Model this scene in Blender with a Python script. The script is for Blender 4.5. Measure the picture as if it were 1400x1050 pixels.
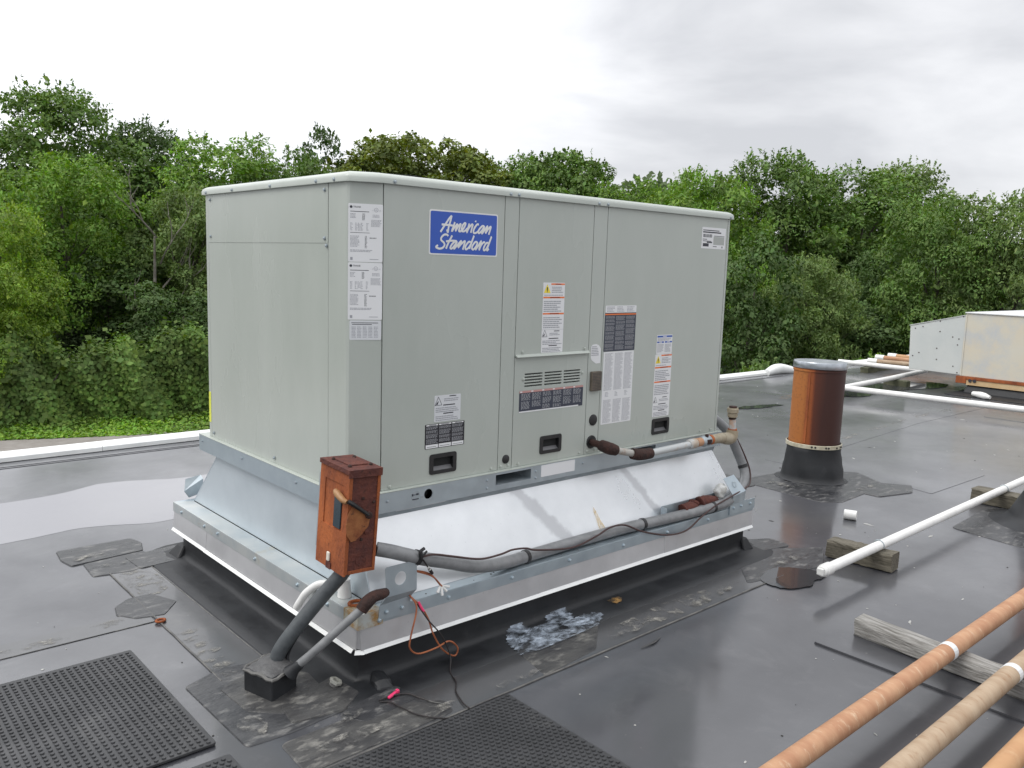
import bpy, bmesh, math, random
import numpy as np
from mathutils import Vector, Matrix

for o in list(bpy.data.objects):
    bpy.data.objects.remove(o)
S = bpy.context.scene
C = S.collection
rng = random.Random(7)

# ---------------------------------------------------------------- camera
cam_d = bpy.data.cameras.new('camera')
cam = bpy.data.objects.new('camera', cam_d)
C.objects.link(cam)
r_ = Vector((0.74608522, -0.66507716, 0.03208135))
u_ = Vector((0.06942954, 0.12562379, 0.98964549))
f_ = Vector((0.6622208, 0.73613248, -0.13990205))
m = Matrix((( r_.x, u_.x, -f_.x, -1.5682669), (r_.y, u_.y, -f_.y, -2.5848004), (r_.z, u_.z, -f_.z, 1.4874292), (0, 0, 0, 1)))
cam.matrix_world = m
cam_d.sensor_width = 36.0
cam_d.lens = 36.0 * 1152.4 / 1400.0
cam_d.clip_start = 0.05
cam_d.clip_end = 2000
S.camera = cam

# ---------------------------------------------------------------- sky and sun
W = bpy.data.worlds.new('World')
S.world = W
W.use_nodes = True
nt = W.node_tree
nt.nodes.clear()
def N(t, **kw):
    n = nt.nodes.new(t)
    for k, v in kw.items():
        setattr(n, k, v)
    return n
SUN_EL, SUN_AZ = math.radians(54), math.radians(-72)     # azimuth clockwise from +Y
out = N('ShaderNodeOutputWorld')
sky = N('ShaderNodeTexSky', sky_type='NISHITA', sun_disc=False)
sky.sun_elevation = SUN_EL
sky.sun_rotation = SUN_AZ
bg1 = N('ShaderNodeBackground'); bg1.inputs[1].default_value = 0.10
nt.links.new(sky.outputs[0], bg1.inputs[0])
tc = N('ShaderNodeTexCoord')
mp = N('ShaderNodeMapping')
mp.inputs['Scale'].default_value = (1.0, 1.0, 2.6)
mp.inputs['Location'].default_value = (0.35, 0.1, 0.0)
nt.links.new(tc.outputs['Generated'], mp.inputs[0])
nz = N('ShaderNodeTexNoise'); nz.inputs['Scale'].default_value = 2.3; nz.inputs['Detail'].default_value = 6; nz.inputs['Roughness'].default_value = 0.52
nz.inputs['Distortion'].default_value = 0.35
nt.links.new(mp.outputs[0], nz.inputs['Vector'])
rp = N('ShaderNodeValToRGB')
rp.color_ramp.elements[0].position = 0.36; rp.color_ramp.elements[0].color = (0.60, 0.61, 0.64, 1)
rp.color_ramp.elements[1].position = 0.64; rp.color_ramp.elements[1].color = (0.95, 0.955, 0.975, 1)
nt.links.new(nz.outputs['Fac'], rp.inputs[0])
# thin cloud in the north-west lets more light through: a broad brighter side of the overcast
dt = N('ShaderNodeVectorMath', operation='DOT_PRODUCT')
bd = Vector((0.12, 0.90, 0.42)).normalized()
dt.inputs[1].default_value = bd
nt.links.new(tc.outputs['Generated'], dt.inputs[0])
mr = N('ShaderNodeMapRange', interpolation_type='SMOOTHSTEP')
mr.inputs[1].default_value = 0.66; mr.inputs[2].default_value = 1.0; mr.inputs[3].default_value = 1.0; mr.inputs[4].default_value = 1.55
nt.links.new(dt.outputs['Value'], mr.inputs[0])
ml = N('ShaderNodeVectorMath', operation='SCALE')
# an overcast sky is brighter overhead than at the horizon
sz_ = N('ShaderNodeSeparateXYZ'); nt.links.new(tc.outputs['Generated'], sz_.inputs[0])
mz = N('ShaderNodeMapRange', interpolation_type='SMOOTHSTEP'); mz.inputs[1].default_value = 0.25; mz.inputs[2].default_value = 1.0; mz.inputs[3].default_value = 1.0; mz.inputs[4].default_value = 1.9
nt.links.new(sz_.outputs[2], mz.inputs[0])
mm = N('ShaderNodeMath', operation='MULTIPLY'); nt.links.new(mr.outputs[0], mm.inputs[0]); nt.links.new(mz.outputs[0], mm.inputs[1])
nt.links.new(rp.outputs[0], ml.inputs[0]); nt.links.new(mm.outputs[0], ml.inputs['Scale'])
bg2 = N('ShaderNodeBackground'); bg2.inputs[1].default_value = 1.0
nt.links.new(ml.outputs[0], bg2.inputs[0])
mx = N('ShaderNodeMixShader'); mx.inputs[0].default_value = 0.95
nt.links.new(bg1.outputs[0], mx.inputs[1]); nt.links.new(bg2.outputs[0], mx.inputs[2])
nt.links.new(mx.outputs[0], out.inputs[0])

sl = bpy.data.lights.new('sun', 'SUN'); sl.energy = 1.25; sl.angle = math.radians(30); sl.color = (1.0, 0.97, 0.92)
so = bpy.data.objects.new('sun', sl); C.objects.link(so)
sd = Vector((math.sin(SUN_AZ) * math.cos(SUN_EL), math.cos(SUN_AZ) * math.cos(SUN_EL), math.sin(SUN_EL)))
so.rotation_euler = sd.to_track_quat('Z', 'Y').to_euler()
so.location = (0, 0, 20)
S.view_settings.view_transform = 'Standard'
S.view_settings.look = 'None'
S.view_settings.exposure = 0.22
S.view_settings.gamma = 1.0
S.view_settings.use_curve_mapping = False

# ---------------------------------------------------------------- materials
def new_mat(name):
    mt = bpy.data.materials.new(name)
    mt.use_nodes = True
    return mt, mt.node_tree, mt.node_tree.nodes['Principled BSDF']

def M(name, c1, c2=None, scale=8.0, rough=0.5, metal=0.0, bump=0.0, bscale=None, stretch=(1, 1, 1), lo=0.35, hi=0.65, rvar=0.0, spec=0.5, detail=5, c3=None, c3pos=(0.6, 0.72), c3scale=20, coat=0.0):
    """Principled material whose colour wanders between c1 and c2 by object-space noise, with c3 as a second layer of blotches"""
    mt, t, p = new_mat(name)
    nd, ln = t.nodes, t.links
    p.inputs['Roughness'].default_value = rough
    p.inputs['Metallic'].default_value = metal
    p.inputs['Specular IOR Level'].default_value = spec
    p.inputs['Coat Weight'].default_value = coat
    p.inputs['Base Color'].default_value = (*c1, 1)
    if c2 is None and not bump:
        return mt
    tcn = nd.new('ShaderNodeTexCoord')
    mpn = nd.new('ShaderNodeMapping'); mpn.inputs['Scale'].default_value = stretch
    ln.new(tcn.outputs['Object'], mpn.inputs[0])
    nz = nd.new('ShaderNodeTexNoise'); nz.inputs['Scale'].default_value = scale; nz.inputs['Detail'].default_value = detail; nz.inputs['Roughness'].default_value = 0.6
    ln.new(mpn.outputs[0], nz.inputs['Vector'])
    if c2 is not None:
        rp = nd.new('ShaderNodeValToRGB')
        rp.color_ramp.elements[0].position = lo; rp.color_ramp.elements[0].color = (*c1, 1)
        rp.color_ramp.elements[1].position = hi; rp.color_ramp.elements[1].color = (*c2, 1)
        ln.new(nz.outputs['Fac'], rp.inputs[0])
        col = rp.outputs[0]
        if c3 is not None:
            n3 = nd.new('ShaderNodeTexNoise'); n3.inputs['Scale'].default_value = c3scale; n3.inputs['Detail'].default_value = 8; n3.inputs['Roughness'].default_value = 0.65
            ln.new(mpn.outputs[0], n3.inputs['Vector'])
            m3 = nd.new('ShaderNodeMapRange'); m3.inputs[1].default_value = c3pos[0]; m3.inputs[2].default_value = c3pos[1]
            ln.new(n3.outputs['Fac'], m3.inputs[0])
            mxn = nd.new('ShaderNodeMix'); mxn.data_type = 'RGBA'
            ln.new(m3.outputs[0], mxn.inputs[0]); ln.new(col, mxn.inputs[6]); mxn.inputs[7].default_value = (*c3, 1)
            col = mxn.outputs[2]
        ln.new(col, p.inputs['Base Color'])
    if rvar:
        mrn = nd.new('ShaderNodeMapRange'); mrn.inputs[1].default_value = 0.3; mrn.inputs[2].default_value = 0.7
        mrn.inputs[3].default_value = max(0.02, rough - rvar); mrn.inputs[4].default_value = min(1, rough + rvar)
        ln.new(nz.outputs['Fac'], mrn.inputs[0]); ln.new(mrn.outputs[0], p.inputs['Roughness'])
    if bump:
        nb = nd.new('ShaderNodeTexNoise'); nb.inputs['Scale'].default_value = bscale or scale * 3; nb.inputs['Detail'].default_value = 6
        ln.new(mpn.outputs[0], nb.inputs['Vector'])
        bp = nd.new('ShaderNodeBump'); bp.inputs['Strength'].default_value = bump; bp.inputs['Distance'].default_value = 0.01
        ln.new(nb.outputs['Fac'], bp.inputs['Height']); ln.new(bp.outputs[0], p.inputs['Normal'])
    return mt

def dappled(name, c, c2, lo, hi, scale=14, base=None, rough=0.7, stretch=(1, 1, 1)):
    """A torn, see-through film (dried paint, sealant residue) over whatever lies below"""
    mt, t, p = new_mat(name)
    nd, ln = t.nodes, t.links
    tcn = nd.new('ShaderNodeTexCoord')
    mpn = nd.new('ShaderNodeMapping'); mpn.inputs['Scale'].default_value = stretch
    ln.new(tcn.outputs['Object'], mpn.inputs[0])
    nz = nd.new('ShaderNodeTexNoise'); nz.inputs['Scale'].default_value = scale; nz.inputs['Detail'].default_value = 9; nz.inputs['Roughness'].default_value = 0.7; nz.inputs['Distortion'].default_value = 0.4
    ln.new(mpn.outputs[0], nz.inputs['Vector'])
    mrn = nd.new('ShaderNodeMapRange'); mrn.inputs[1].default_value = lo; mrn.inputs[2].default_value = hi
    ln.new(nz.outputs['Fac'], mrn.inputs[0])
    mxn = nd.new('ShaderNodeMix'); mxn.data_type = 'RGBA'
    mxn.inputs[6].default_value = (*c, 1); mxn.inputs[7].default_value = (*c2, 1)
    ln.new(mrn.outputs[0], mxn.inputs[0])
    ln.new(mxn.outputs[2], p.inputs['Base Color'])
    ln.new(mrn.outputs[0], p.inputs['Alpha'])
    p.inputs['Roughness'].default_value = rough
    return mt

PAINT = M('cabinet_paint', (0.395, 0.428, 0.392), (0.44, 0.472, 0.437), 1.2, 0.27, rvar=0.07, stretch=(1, 1, 0.35), spec=0.5, bump=0.13, bscale=1.5, c3=(0.48, 0.51, 0.475), c3pos=(0.42, 1.0), c3scale=3.5)
CAPP = M('cap_paint', (0.43, 0.465, 0.425), (0.48, 0.515, 0.475), 3, 0.33)
GALV = M('galvanized_steel', (0.43, 0.50, 0.545), (0.49, 0.56, 0.60), 14, 0.42, 0.75, rvar=0.08)
GALVD = M('dull_and_shaded_galvanized', (0.34, 0.39, 0.42), (0.44, 0.49, 0.52), 18, 0.5, 0.6, rvar=0.08)
DARK = M('dark_gap', (0.012, 0.013, 0.013), rough=0.8)
BLACKP = M('black_plastic', (0.012, 0.012, 0.013), (0.02, 0.02, 0.021), 30, 0.42)
GREYP = M('grey_plastic', (0.13, 0.13, 0.135), rough=0.4)
WHITE = M('white_paint', (0.80, 0.81, 0.80), (0.70, 0.71, 0.70), 6, 0.45, c3=(0.42, 0.40, 0.36), c3pos=(0.66, 0.76), c3scale=16)
PVC = M('white_pvc', (0.80, 0.80, 0.78), (0.72, 0.72, 0.70), 12, 0.35, c3=(0.45, 0.44, 0.40), c3pos=(0.66, 0.8), c3scale=25)
STICK = M('sticker_white', (0.74, 0.75, 0.76), rough=0.4)
STICKG = M('sticker_pale', (0.62, 0.64, 0.66), rough=0.4)
INK = M('ink_dark', (0.03, 0.032, 0.045), rough=0.5)
INKG = M('ink_grey', (0.33, 0.34, 0.37), rough=0.5)
INKL = M('ink_light', (0.30, 0.31, 0.33), rough=0.5)
NAVY = M('ink_navy_ground', (0.035, 0.042, 0.065), rough=0.42)
BLACKG = M('ink_black_ground', (0.012, 0.012, 0.018), rough=0.4)
ORANGE = M('ink_orange', (0.80, 0.19, 0.045), rough=0.45)
YELLOW = M('ink_yellow', (0.85, 0.68, 0.05), rough=0.45)
BLUEI = M('ink_blue', (0.03, 0.10, 0.42), rough=0.45)
PINKI = M('ink_pink', (0.50, 0.27, 0.25), rough=0.45)
LOGOB = M('logo_blue', (0.028, 0.095, 0.46), rough=0.3)
RUST = M('rust', (0.17, 0.044, 0.017), (0.39, 0.110, 0.030), 6, 0.85, bump=0.3, bscale=110, lo=0.34, hi=0.62, c3=(0.07, 0.022, 0.015), c3pos=(0.54, 0.80), c3scale=120, stretch=(1, 1, 0.6))
RUSTD = M('dark_red_rust', (0.075, 0.022, 0.018), (0.13, 0.036, 0.022), 20, 0.8, bump=0.5, bscale=80, c3=(0.03, 0.012, 0.01), c3pos=(0.56, 0.7), c3scale=60)
RUSTB = M('brown_rust', (0.024, 0.012, 0.010), (0.052, 0.021, 0.015), 30, 0.85, bump=0.6, bscale=90)
RUSTG = M('rust_on_grey_pipe', (0.40, 0.39, 0.36), (0.26, 0.13, 0.06), 16, 0.6, lo=0.48, hi=0.66, bump=0.2, bscale=60)
PIPEG = M('grey_painted_pipe', (0.48, 0.50, 0.50), (0.42, 0.33, 0.24), 10, 0.5, lo=0.55, hi=0.72, c3=(0.55, 0.22, 0.05), c3pos=(0.60, 0.72), c3scale=7)
BEIGE = M('beige_coated_fitting', (0.36, 0.32, 0.24), (0.27, 0.22, 0.15), 18, 0.6, c3=(0.25, 0.07, 0.025), c3pos=(0.6, 0.72), c3scale=16)
CONDUIT = M('grey_conduit', (0.17, 0.175, 0.18), (0.23, 0.235, 0.24), 20, 0.42)
CONDD = M('dark_grey_conduit', (0.055, 0.062, 0.068), (0.085, 0.095, 0.10), 26, 0.5, c3=(0.02, 0.022, 0.023), c3pos=(0.6, 0.75), c3scale=20)
EPDM = M('black_membrane', (0.008, 0.009, 0.011), (0.018, 0.020, 0.023), 6, 0.55, bump=0.12, bscale=22, rvar=0.08, c3=(0.05, 0.05, 0.053), c3pos=(0.62, 0.9), c3scale=10)
WIREB = M('black_wire', (0.02, 0.016, 0.016), rough=0.5)
WIREM = M('maroon_cable', (0.05, 0.022, 0.02), rough=0.5)
WIREO = M('orange_wire', (0.40, 0.13, 0.05), (0.25, 0.07, 0.03), 30, 0.5)
PINK = M('pink_terminal', (0.75, 0.05, 0.16), rough=0.4)
GLASSB = M('dark_blue_glass', (0.012, 0.03, 0.042), rough=0.15)
TANP = M('tan_grip', (0.40, 0.24, 0.11), (0.28, 0.13, 0.05), 40, 0.5)
BONE = M('off_white_plastic', (0.68, 0.64, 0.55), rough=0.5)
TAPE = M('white_tape', (0.68, 0.70, 0.71), rough=0.5)
YTAPE = M('yellow_sticker', (0.75, 0.78, 0.10), rough=0.4)

def film_metal(name, base, base2, stain, rough, metal, bands):
    """sheet metal with fine scratches, cloudy oxidation and, where bands is set, two broad dull smears running down it"""
    mt, t, p = new_mat(name)
    nd, ln = t.nodes, t.links
    tcn = nd.new('ShaderNodeTexCoord')
    nz = nd.new('ShaderNodeTexNoise'); nz.inputs['Scale'].default_value = 3.0; nz.inputs['Detail'].default_value = 8; nz.inputs['Roughness'].default_value = 0.62
    ln.new(tcn.outputs['Object'], nz.inputs['Vector'])
    rp = nd.new('ShaderNodeValToRGB')
    rp.color_ramp.elements[0].position = 0.32; rp.color_ramp.elements[0].color = (*base, 1)
    rp.color_ramp.elements[1].position = 0.66; rp.color_ramp.elements[1].color = (*base2, 1)
    ln.new(nz.outputs['Fac'], rp.inputs[0])
    col = rp.outputs[0]
    # pinhead marks
    n2 = nd.new('ShaderNodeTexNoise'); n2.inputs['Scale'].default_value = 90; n2.inputs['Detail'].default_value = 3
    ln.new(tcn.outputs['Object'], n2.inputs['Vector'])
    m2 = nd.new('ShaderNodeMapRange'); m2.inputs[1].default_value = 0.70; m2.inputs[2].default_value = 0.78; m2.inputs[4].default_value = 0.55
    ln.new(n2.outputs['Fac'], m2.inputs[0])
    mx = nd.new('ShaderNodeMix'); mx.data_type = 'RGBA'
    ln.new(m2.outputs[0], mx.inputs[0]); ln.new(col, mx.inputs[6]); mx.inputs[7].default_value = (*stain, 1)
    col = mx.outputs[2]
    mr = nd.new('ShaderNodeMapRange'); mr.inputs[1].default_value = 0.3; mr.inputs[2].default_value = 0.7
    mr.inputs[3].default_value = rough - 0.07; mr.inputs[4].default_value = rough + 0.07
    ln.new(nz.outputs['Fac'], mr.inputs[0])
    rough_out = mr.outputs[0]
    if bands:
        sp = nd.new('ShaderNodeSeparateXYZ'); ln.new(tcn.outputs['Object'], sp.inputs[0])
        tot = None
        for (xa, za, sl_, wd) in bands:
            a = nd.new('ShaderNodeMath'); a.operation = 'MULTIPLY_ADD'; a.inputs[1].default_value = sl_; a.inputs[2].default_value = -xa - za * sl_
            ln.new(sp.outputs[2], a.inputs[0])              # (z - za)*sl - xa
            b = nd.new('ShaderNodeMath'); b.operation = 'ADD'; ln.new(a.outputs[0], b.inputs[0]); ln.new(sp.outputs[0], b.inputs[1])
            nzw = nd.new('ShaderNodeMath'); nzw.operation = 'MULTIPLY_ADD'; nzw.inputs[1].default_value = 0.26; nzw.inputs[2].default_value = -0.13
            ln.new(nz.outputs['Fac'], nzw.inputs[0])
            b2 = nd.new('ShaderNodeMath'); b2.operation = 'ADD'; ln.new(b.outputs[0], b2.inputs[0]); ln.new(nzw.outputs[0], b2.inputs[1])
            c = nd.new('ShaderNodeMath'); c.operation = 'ABSOLUTE'; ln.new(b2.outputs[0], c.inputs[0])
            d = nd.new('ShaderNodeMapRange'); d.interpolation_type = 'SMOOTHSTEP'
            d.inputs[1].default_value = wd * 0.45; d.inputs[2].default_value = wd * 1.35; d.inputs[3].default_value = 1; d.inputs[4].default_value = 0
            ln.new(c.outputs[0], d.inputs[0])
            if tot is None:
                tot = d.outputs[0]
            else:
                e = nd.new('ShaderNodeMath'); e.operation = 'MAXIMUM'; ln.new(tot, e.inputs[0]); ln.new(d.outputs[0], e.inputs[1]); tot = e.outputs[0]
        mx2 = nd.new('ShaderNodeMix'); mx2.data_type = 'RGBA'
        sc = nd.new('ShaderNodeMath'); sc.operation = 'MULTIPLY'; sc.inputs[1].default_value = 0.62; ln.new(tot, sc.inputs[0])
        ln.new(sc.outputs[0], mx2.inputs[0]); ln.new(col, mx2.inputs[6]); mx2.inputs[7].default_value = (*stain, 1)
        col = mx2.outputs[2]
    ln.new(col, p.inputs['Base Color']); ln.new(rough_out, p.inputs['Roughness'])
    p.inputs['Metallic'].default_value = metal
    nb = nd.new('ShaderNodeTexNoise'); nb.inputs['Scale'].default_value = 5; nb.inputs['Detail'].default_value = 2
    ln.new(tcn.outputs['Object'], nb.inputs['Vector'])
    bp = nd.new('ShaderNodeBump'); bp.inputs['Strength'].default_value = 0.12; bp.inputs['Distance'].default_value = 0.03
    ln.new(nb.outputs['Fac'], bp.inputs['Height']); ln.new(bp.outputs[0], p.inputs['Normal'])
    return mt

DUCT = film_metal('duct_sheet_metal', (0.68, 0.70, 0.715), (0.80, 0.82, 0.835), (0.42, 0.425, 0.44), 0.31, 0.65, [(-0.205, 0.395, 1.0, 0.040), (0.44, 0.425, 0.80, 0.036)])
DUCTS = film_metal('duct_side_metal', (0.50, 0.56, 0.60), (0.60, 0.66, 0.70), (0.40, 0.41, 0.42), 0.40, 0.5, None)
ALUM = film_metal('skirt_aluminium', (0.50, 0.50, 0.51), (0.62, 0.62, 0.63), (0.34, 0.34, 0.34), 0.38, 0.6, None)

# roof membrane: dusty black rubber, damp in places
def roof_mat(name, a, b, dust, rough):
    mt, t, p = new_mat(name)
    nd, ln = t.nodes, t.links
    tcn = nd.new('ShaderNodeTexCoord')
    def noise(sc, det=6, ro=0.55, dist=0.0):
        n = nd.new('ShaderNodeTexNoise'); n.inputs['Scale'].default_value = sc; n.inputs['Detail'].default_value = det; n.inputs['Roughness'].default_value = ro; n.inputs['Distortion'].default_value = dist
        ln.new(tcn.outputs['Object'], n.inputs['Vector']); return n.outputs['Fac']
    def rng_(v, i0, i1, o0, o1):
        q = nd.new('ShaderNodeMapRange'); q.inputs[1].default_value = i0; q.inputs[2].default_value = i1; q.inputs[3].default_value = o0; q.inputs[4].default_value = o1
        ln.new(v, q.inputs[0]); return q.outputs[0]
    def mix(fac, c_in, c):
        q = nd.new('ShaderNodeMix'); q.data_type = 'RGBA'; ln.new(fac, q.inputs[0])
        if isinstance(c_in, tuple): q.inputs[6].default_value = (*c_in, 1)
        else: ln.new(c_in, q.inputs[6])
        q.inputs[7].default_value = (*c, 1); return q.outputs[2]
    big = noise(0.75, 7, 0.6, 0.3)
    col = mix(rng_(big, 0.35, 0.68, 0, 1), a, b)
    col = mix(rng_(noise(4.5, 8, 0.68, 0.5), 0.55, 0.80, 0, 0.55), col, dust)
    col = mix(rng_(noise(55, 3, 0.5), 0.72, 0.80, 0, 0.5), col, (0.26, 0.26, 0.25))
    p.inputs['Sheen Weight'].default_value = 0.12; p.inputs['Sheen Roughness'].default_value = 0.35; p.inputs['Sheen Tint'].default_value = (0.85, 0.86, 0.92, 1); ln.new(rng_(noise(0.55, 6, 0.6, 0.5), 0.36, 0.60, 0.55, 1.0), p.inputs['Coat Weight']); p.inputs['Coat IOR'].default_value = 1.68; ln.new(rng_(noise(1.6, 7, 0.62, 0.5), 0.36, 0.66, 0.10, 0.22), p.inputs['Coat Roughness'])
    ln.new(col, p.inputs['Base Color'])
    ln.new(rng_(noise(1.1, 6, 0.6, 0.4), 0.35, 0.65, rough - 0.13, rough + 0.12), p.inputs['Roughness'])
    bp = nd.new('ShaderNodeBump'); bp.inputs['Strength'].default_value = 0.10; bp.inputs['Distance'].default_value = 0.02
    ln.new(noise(2.6, 8, 0.62, 0.6), bp.inputs['Height']); ln.new(bp.outputs[0], p.inputs['Normal'])
    return mt
ROOF = roof_mat('roof_membrane', (0.020, 0.021, 0.026), (0.050, 0.052, 0.060), (0.105, 0.105, 0.113), 0.5)
TAPEM = roof_mat('seam_tape_membrane', (0.022, 0.023, 0.025), (0.040, 0.041, 0.043), (0.12, 0.117, 0.11), 0.5)
PATCH = M('weathered_patch', (0.024, 0.025, 0.028), (0.058, 0.059, 0.062), 8, 0.36, bump=0.3, bscale=40, c3=(0.20, 0.196, 0.187), c3pos=(0.54, 0.74), c3scale=16, rvar=0.12, stretch=(0.7, 1.5, 1))
PATCHL = M('sealant_patch', (0.032, 0.032, 0.034), (0.075, 0.074, 0.071), 8, 0.42, bump=0.35, bscale=40, c3=(0.25, 0.243, 0.222), c3pos=(0.52, 0.72), c3scale=13, rvar=0.1, stretch=(0.7, 1.5, 1))
LAP = M('lap_sealant', (0.07, 0.07, 0.07), (0.16, 0.155, 0.145), 14, 0.6)
RUBBER = M('mat_rubber', (0.028, 0.029, 0.031), (0.045, 0.046, 0.049), 5, 0.55, c3=(0.09, 0.09, 0.09), c3pos=(0.55, 0.8), c3scale=6)
SPLASH = dappled('dried_white_paint', (0.20, 0.235, 0.28), (0.40, 0.46, 0.54), 0.40, 0.64, 12, rough=0.7, stretch=(1.0, 1.6, 0.8))
RESID = dappled('dried_residue', (0.14, 0.138, 0.13), (0.36, 0.345, 0.31), 0.48, 0.70, 16)
STAINY = dappled('rust_bleed', (0.30, 0.18, 0.08), (0.55, 0.30, 0.06), 0.36, 0.62, 9)
TIMB = M('weathered_timber', (0.12, 0.113, 0.10), (0.42, 0.41, 0.39), 5, 0.85, bump=0.6, bscale=12, stretch=(26, 2.0, 26), lo=0.3, hi=0.7)
TIMBX = M('damp_timber', (0.05, 0.045, 0.03), (0.20, 0.18, 0.14), 5, 0.85, bump=0.5, bscale=12, stretch=(26, 2.0, 26), lo=0.3, hi=0.7)
GASO = M('orange_rusty_pipe', (0.37, 0.185, 0.10), (0.47, 0.27, 0.155), 7, 0.7, bump=0.15, bscale=50, stretch=(2.6, 1, 1), c3=(0.56, 0.40, 0.27), c3pos=(0.57, 0.70), c3scale=20)
GAST = M('tan_rusty_pipe', (0.43, 0.33, 0.23), (0.34, 0.24, 0.155), 7, 0.7, bump=0.15, bscale=50, stretch=(2.6, 1, 1), c3=(0.27, 0.16, 0.085), c3pos=(0.56, 0.72), c3scale=18)
GASY = M('peach_rusty_pipe', (0.50, 0.29, 0.14), (0.42, 0.22, 0.10), 6, 0.55, c3=(0.55, 0.38, 0.22), c3pos=(0.5, 0.7), c3scale=9)
CREAM = M('old_cream_paint', (0.62, 0.56, 0.44), (0.60, 0.58, 0.50), 2.2, 0.5, c3=(0.48, 0.51, 0.53), c3pos=(0.46, 0.62), c3scale=1.5)
COOLW = M('old_cool_white_paint', (0.52, 0.55, 0.54), (0.58, 0.60, 0.58), 2.0, 0.5)
CREAMB = M('rust_stained_cream', (0.62, 0.47, 0.28), (0.55, 0.36, 0.18), 4, 0.6)

def water_mat(name='standing_water', base_tint=(0.045, 0.047, 0.05)):
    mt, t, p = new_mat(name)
    p.inputs['Base Color'].default_value = (*base_tint, 1)
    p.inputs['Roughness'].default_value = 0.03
    p.inputs['IOR'].default_value = 1.45
    nd, ln = t.nodes, t.links
    tcn = nd.new('ShaderNodeTexCoord')
    nz = nd.new('ShaderNodeTexNoise'); nz.inputs['Scale'].default_value = 6
    ln.new(tcn.outputs['Object'], nz.inputs['Vector'])
    bp = nd.new('ShaderNodeBump'); bp.inputs['Strength'].default_value = 0.03; bp.inputs['Distance'].default_value = 0.02
    ln.new(nz.outputs['Fac'], bp.inputs['Height']); ln.new(bp.outputs[0], p.inputs['Normal'])
    return mt
WATER = water_mat()
GLARE_WATER = water_mat('water_painted_sky_glare', (0.26, 0.26, 0.275))  # pale base colour paints in the bright sky reflection of the left puddle

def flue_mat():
    mt, t, p = new_mat('flue_rust_and_shade')
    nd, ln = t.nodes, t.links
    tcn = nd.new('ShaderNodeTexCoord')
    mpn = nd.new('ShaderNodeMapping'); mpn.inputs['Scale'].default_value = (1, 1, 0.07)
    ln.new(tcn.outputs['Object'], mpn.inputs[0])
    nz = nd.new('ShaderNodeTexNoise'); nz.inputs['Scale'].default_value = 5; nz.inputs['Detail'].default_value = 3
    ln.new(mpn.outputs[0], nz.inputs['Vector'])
    # orange rust on one flank; the dark flank is brown rust plus painted-in shade
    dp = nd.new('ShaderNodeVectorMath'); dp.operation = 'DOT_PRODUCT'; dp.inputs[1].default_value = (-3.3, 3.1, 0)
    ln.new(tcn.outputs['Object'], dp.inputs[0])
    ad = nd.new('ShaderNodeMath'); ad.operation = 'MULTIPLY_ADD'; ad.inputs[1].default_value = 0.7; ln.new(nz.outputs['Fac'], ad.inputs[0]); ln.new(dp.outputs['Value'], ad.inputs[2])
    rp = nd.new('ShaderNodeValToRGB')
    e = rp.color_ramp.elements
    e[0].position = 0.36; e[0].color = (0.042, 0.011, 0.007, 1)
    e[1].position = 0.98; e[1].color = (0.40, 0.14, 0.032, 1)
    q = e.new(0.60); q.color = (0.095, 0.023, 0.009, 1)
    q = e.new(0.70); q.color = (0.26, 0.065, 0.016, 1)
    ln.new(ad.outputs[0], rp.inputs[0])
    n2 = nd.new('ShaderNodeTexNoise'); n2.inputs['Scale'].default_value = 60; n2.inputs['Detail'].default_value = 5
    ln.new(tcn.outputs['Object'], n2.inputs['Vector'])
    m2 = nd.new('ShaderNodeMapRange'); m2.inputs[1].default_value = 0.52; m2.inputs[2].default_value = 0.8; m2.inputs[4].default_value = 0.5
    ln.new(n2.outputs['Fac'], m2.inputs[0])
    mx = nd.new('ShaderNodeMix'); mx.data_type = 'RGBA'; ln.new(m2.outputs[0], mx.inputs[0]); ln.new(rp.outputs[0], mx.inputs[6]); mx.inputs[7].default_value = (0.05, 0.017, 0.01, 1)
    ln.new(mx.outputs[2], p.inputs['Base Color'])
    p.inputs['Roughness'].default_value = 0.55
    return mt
FLUE = flue_mat()

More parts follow.
